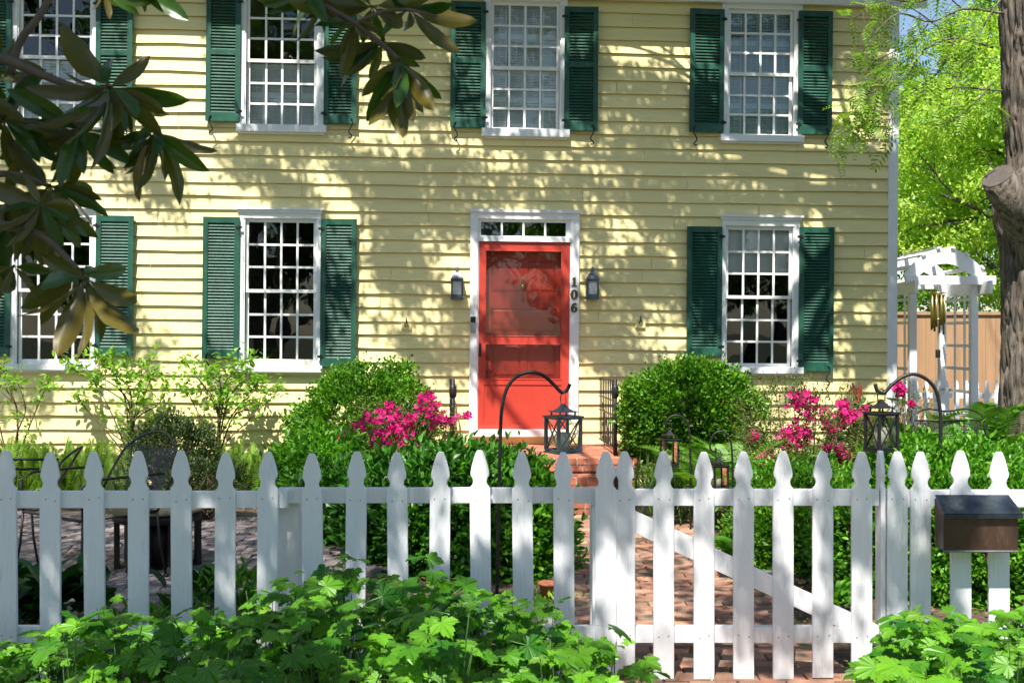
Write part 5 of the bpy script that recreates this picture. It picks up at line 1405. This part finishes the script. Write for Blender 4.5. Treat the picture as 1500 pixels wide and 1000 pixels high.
# a second tree, on the street side, whose crown shades the left fence and the patio
crown = LC()
FG = [[.70,.70,.62,.55,.4,.5,.35,.25,.5,.25,.35,.2,.2,.2,.3],[.65,.7,.7,.62,.5,.4,.5,.3,.3,.15,.25,.15,.1,.15,.2],[.6,.72,.75,.7,.6,.3,.45,.3,.2,.1,.15,.1,.05,.0,.1],
 [.75,.85,.85,.8,.6,.35,.3,.2,.1,.1,.1,.1,.1,.0,.0],[.8,.9,.8,.7,.6,.4,.2,.1,.1,.1,.1,.1,.1,.1,.1]]
FX = list(range(0,1501,100))[:15]; FX[0] = -80; FX[-1] = 1500
dapple(fencep, FX, [660,760,840,920,1010], FG, 20, 4.6, 7.0, 26, .055, .06, 150., 130., 5.0)
dapple(lambda x_,y_: W(x_,y_,4.1), [-60,200,420,560,900,1100,1250,1500], [840,900,960,1040], [[.8,.8,.7,.45,.1,.0,.0,.0],[.85,.85,.75,.4,.1,.0,.05,.0],[.85,.85,.7,.35,.1,.0,.05,.0],[.8,.8,.6,.3,.1,.0,.0,.0]], 24, 4.2, 6.5, 26, .055, .06, 150., 120., 15.0)
dapple(lambda x_,y_: G(x_,y_), [-60,200,450,560,640,860,1250], [742,800,860,960], [[.95,.95,.85,.4,.2,.35,.4],[1,1,.9,.4,.2,.3,.3],[1,1,.9,.4,.2,.3,.25],[.8,.8,.7,.3,.2,.2,.2]], 16, 5.5, 8.5, 40, .11, .08, 140., 60., 9.0)
# unseen leaf clumps added to shade the magnolia, kept in the street tree's crown mesh
for _ in range(60):
    shade_clump(W(random.uniform(-80,300),random.uniform(20,520),2.6), random.uniform(2.2,3.4), 26, .07, .10)
for _ in range(26):
    shade_clump(W(random.uniform(400,660),random.uniform(-20,200),2.9), random.uniform(2.2,3.4), 18, .06, .10)
st_tree = empty('street_tree', (-4.2,-2.5,0), 'leafy street tree on the street side that shades the left fence, out of the picture', 'tree')
q = MB(); tips = []; q.tube([(-4.2,-2.5,-.1),(-4.15,-2.5,1.5),(-4.0,-2.4,3.5),(-3.8,-2.2,5.2)],[.30,.24,.21,.18],14)
for d in ((.6,.2,.9),(-.3,.5,1),(.9,.7,.6),(.3,-.5,1)): grow(Vector((-3.8,-2.2,5.1)),d,3.4,.12,2,q,tips,.0,3)
q.build('trunk', M['bark'], st_tree, True)
for p,d in tips:
    n = 60; P = np.array(p)+rng.normal(0,.25,(n,3)); P = P[P[:,2]>CAMH+.36*np.maximum(P[:,1],.5)+.6]; n=len(P); crown.add(crn_tpl,P,rng.normal(0,1,(n,3)),UP*.5+rng.normal(0,.7,(n,3)),rng.uniform(.05,.1,n))
crown.build('crown', M['canopy'], st_tree)

# ------------------------------------------------------------------ magnolia reaching in from the left
mg = empty('magnolia_tree', (-3.3,2.0,0), 'magnolia with big glossy leaves, brown beneath, reaching in at the top left', 'tree')
def T_mag():
    v = []; f = []; n = 11; wcol = [-1,-.5,0,.5,1]
    for i in range(n):
        t = i/(n-1); w_ = .142*(math.sin(math.pi*min(1,t**1.12))**.62)+(.012 if t<.05 else 0); 
        if i == n-1: w_ = .002
        for c in wcol:
            v.append((c*w_, t, -.22*t*t + abs(c)*w_*.35 + .012*math.sin(t*17+c*2)*abs(c)))
    for i in range(n-1):
        for k_ in range(4): f.append((i*5+k_, i*5+k_+1, (i+1)*5+k_+1, (i+1)*5+k_))
    k_ = len(v); v += [(-.014,-.16,.0),(.014,-.16,.0),(.014,.03,-.004),(-.014,.03,-.004)]; f.append((k_,k_+1,k_+2,k_+3))
    # midrib
    for i in range(n-1):
        t=i/(n-1); t2=(i+1)/(n-1); k_=len(v); r=.011*(1-t*.7)
        v += [(-r,t,-.22*t*t+.004),(r,t,-.22*t*t+.004),(r*.9,t2,-.22*t2*t2+.004),(-r*.9,t2,-.22*t2*t2+.004)]; f.append((k_,k_+1,k_+2,k_+3))
    return (np.array(v), f)
TM = T_mag(); ml = LC(); br = MB()
def whorl(px, py, D, tips_px, base_from=None, r=.008):
    """leaves run from the whorl centre to given photo points; dD gives depth change"""
    c = W(px,py,D)
    for tp in tips_px:
        x,y = tp[0],tp[1]; dD = tp[2] if len(tp)>2 else random.uniform(-.10,.10); roll = tp[3] if len(tp)>3 else random.gauss(0,.5)
        e = W(x,y,D+dD); d = e-c; L = d.length*random.uniform(.97,1.03); st = c+d*.10
        # leaf faces the viewer more or less
        nrm = Vector((0,-1,0.25)); side = d.cross(nrm).normalized(); nrm = (nrm*math.cos(roll)+side*math.sin(roll))
        if random.random() < .55: nrm = -nrm
        ml.add(TM,[np.array(st)],[np.array(d)],[np.array(nrm)],[L*.92])
    if base_from: 
        for a in base_from: pass
def branch(pts, D, r0=.012, r1=.005):
    P = arc(D,pts); n=len(P); br.tube(P,[r0+(r1-r0)*i/(n-1) for i in range(n)],8)
    k0 = len(br.v)
branch([(-160,60),(-60,80),(0,85),(50,105),(110,128),(152,135)],2.55,.016,.006)
branch([(-160,200),(-60,185),(0,175),(60,180),(130,182)],2.65,.014,.005)
branch([(40,108),(15,150),(-20,190),(-80,230)],2.6,.012,.008)
branch([(150,135),(200,170),(225,190)],2.6,.006,.004)
branch([(-160,330),(-60,340),(0,330),(60,345),(100,380),(125,408)],2.5,.014,.005)
branch([(-60,260),(20,255),(70,272)],2.6,.010,.005)
branch([(15,110),(30,60),(60,20),(90,-40)],2.6,.010,.008)
branch([(380,-60),(440,-25),(475,8),(520,35),(565,70),(585,88)],2.9,.013,.005)
branch([(520,35),(560,18),(600,15),(640,25)],2.9,.006,.004)
branch([(475,8),(490,-30),(520,-60)],2.9,.007,.006)
whorl(160,128,2.5,[(70,200),(118,222),(155,244),(183,205,-.1),(95,118),(52,143),(275,155,.05),(215,95,.1),(248,162),(150,75,.1),(95,65,.15),(205,150,-.12),(235,190,.1),(125,180,-.15)])
whorl(118,190,2.6,[(118,245),(80,262),(150,240),(38,195),(55,170),(15,130)])
whorl(228,192,2.62,[(312,232,.05),(278,295),(290,250),(248,240),(180,205,.1),(195,245),(215,285),(185,283,.1),(170,240),(235,215)])
whorl(72,272,2.6,[(115,345,-.05),(80,290,.1),(0,260),(30,235),(10,215),(160,305,.05),(150,285),(60,330),(28,330),(95,240)])
whorl(60,300,2.5,[(138,342),(120,300),(90,360),(60,385),(20,370),(-10,350),(10,300),(-20,275),(40,262)])
whorl(10,300,2.6,[(60,330),(30,375),(-5,410),(-30,380),(-40,330),(45,280),(20,240),(-20,250)])
whorl(125,408,2.45,[(42,478),(85,524),(135,530),(160,490),(196,508),(210,455),(45,410),(75,385,.1),(140,380),(110,440)])
whorl(5,175,2.6,[(55,102),(35,150),(60,225),(20,245),(-30,220),(-20,150),(70,190),(40,200)])
whorl(0,90,2.6,[(-10,30),(58,100),(25,60),(-40,110),(-20,140)])
whorl(20,390,2.6,[(50,420),(5,430),(-30,400),(70,400),(25,350)])
whorl(-30,130,2.5,[(30,175),(0,200),(-50,190),(20,120),(-10,70)])
whorl(150,-12,2.7,[(165,28),(185,14),(200,16),(140,18),(215,5)])
whorl(205,-15,2.7,[(215,15),(230,5),(275,12,.1),(265,18)])
whorl(585,88,2.85,[(580,212),(552,198),(545,170),(600,185),(640,168),(642,150),(590,140,-.12),(535,135),(565,110),(575,155,-.1),(610,165,.08)])
whorl(520,32,2.9,[(505,112),(525,92),(480,55),(445,-10),(460,30),(540,70),(560,45),(500,75)])
whorl(600,14,2.95,[(663,80),(645,60),(600,55),(690,38,.1),(655,15),(560,40),(620,-20),(575,5)])
whorl(545,10,2.95,[(600,45),(560,60),(500,20),(520,-15),(640,-5),(480,0),(450,12),(420,5),(395,-5),(530,55)])
whorl(450,-15,2.9,[(380,10),(410,8),(440,18),(470,20),(400,-10),(485,40),(420,-20)])
for (cx_0,cy_0,rad_,k_) in ((160,128,95,9),(118,190,90,9),(228,192,80,7),(72,272,90,10),(60,300,90,12),(10,300,90,12),(110,400,80,5),(5,175,90,12),(20,390,70,8),(-20,110,90,10),(560,60,95,10),(470,0,80,7)):
    tps = []
    for _ in range(k_):
        a = random.uniform(0,6.28); q_ = rad_*random.uniform(.75,1.1); tps.append((cx_0+math.cos(a)*q_,cy_0+abs(math.sin(a))*q_*.9 - (10 if math.sin(a)<0 else 0),random.uniform(-.02,.16)))
    whorl(cx_0,cy_0,2.72 if cx_0<300 else 3.0,tps)
ml.build('leaf', M['magn'], mg, smooth=True)
br.tube([(-3.3,2.0,-.1),(-3.2,2.05,1.5),(-3.0,2.1,3.4)],[.16,.13,.08],12)
fk = W(-330,150,2.5); br.tube([(-3.2,2.05,1.35),(-2.7,2.2,1.75),(-2.1,2.4,1.95),tuple(fk)],[.055,.045,.036,.028],10)
for a,sg in ((W(-160,60,2.55),.05),(W(-160,200,2.65),.0),(W(-160,330,2.5),-.04),(W(-80,230,2.6),.02),(W(-60,260,2.6),-.03)):
    br.tube([tuple(fk-Vector((.02,0,.005))),tuple(fk.lerp(a,.45)+Vector((0,.03,sg))),tuple(a)],[.022,.017,.015],8)
for a in (W(90,-40,2.6),W(380,-60,2.9),W(520,-60,2.9)):
    br.tube([(-3.05,2.1,3.2),tuple(Vector((-3.05,2.1,3.2)).lerp(a,.5)+Vector((0,0,.25))),tuple(a)],[.06,.03,.012],8)
br.build('branch', M['mbark'], mg, True)

# ------------------------------------------------------------------ trees beyond the garden, right of the house
def bgtree(x, y, h, cr, m, label, n=42000, seed_t=0, trunk_h=.35, ls=.13):
    t = empty('background_tree', (x,y,0), label, 'tree', 'trees beyond the board fence'); q = MB(); tips=[]
    q.tube([(x,y,-.1),(x+.1,y,h*.2),(x-.05,y+.1,h*trunk_h),(x,y,h*.6)],[h*.030,h*.024,h*.020,h*.010],10)
    for k_ in range(9):
        a = k_*2.4; grow(Vector((x,y,h*(trunk_h-.08+.05*k_))),(math.cos(a),math.sin(a),.75),cr*.95,h*.010,2,q,tips,.0,3,.008,.7)
    q.build('trunk', M['bark'], t, True)
    l = LC(); nt_ = len(tips); per = n//(nt_+200)
    cs = [np.array(p) for p,_ in tips]
    dd = rdir(200); cc = np.array([x,y,h*.60]); lf_ = lump_fn(18,.42,.10)
    for d_ in dd:
        if d_[2] < -.85: continue
        cs.append(cc+d_*np.array([cr,cr,h*.42])*(1+lf_(d_[None])[0])*random.uniform(.72,1.0))
    for c in cs:
        P = c+rng.normal(0,1,(per,3))*np.array([.20,.20,.11])*cr/2.6
        l.add(TS,P,rng.normal(0,.7,(per,3))+[0,0,-.5],UP+rng.normal(0,.6,(per,3)),rng.uniform(.6,1.25,per)*ls)
    l.build('crown', M[m], t); return t
bgtree(10.2,22.5,7.0,2.5,'treeA','bright yellow green tree behind the white arbor, nearest of the trees',60000,ls=.105)
bgtree(12.6,25.0,9.5,3.0,'treeA','yellow green tree between the arbor and the big trunk, farther back',50000,ls=.12)
bgtree(10.0,31,7.6,2.5,'treeB','mid green tree against the house corner, seen under the hanging sprays',30000,ls=.15)
bgtree(15.2,31,12.6,3.3,'treeB','tall mid green tree behind the big trunk',36000,ls=.17)
bgtree(6.0,27.5,5.0,2.5,'treeA','low yellow green tree just behind the board fence beside the house',26000)
# trees across the street, what the window panes reflect
for i,(x,y,h,m_) in enumerate(((-9,-16,9,'treeB'),(-1.5,-19,10,'canopy'),(7,-16,8.5,'treeB'),(14,-20,10,'canopy'))):
    t = bgtree(x,y,h,3.4,m_,['street side tree far left behind the camera','street side tree behind the camera, tallest','street side tree behind the camera on the right','street side tree far right behind the camera'][i],9000,ls=.40)
    t['group'] = 'trees across the street'
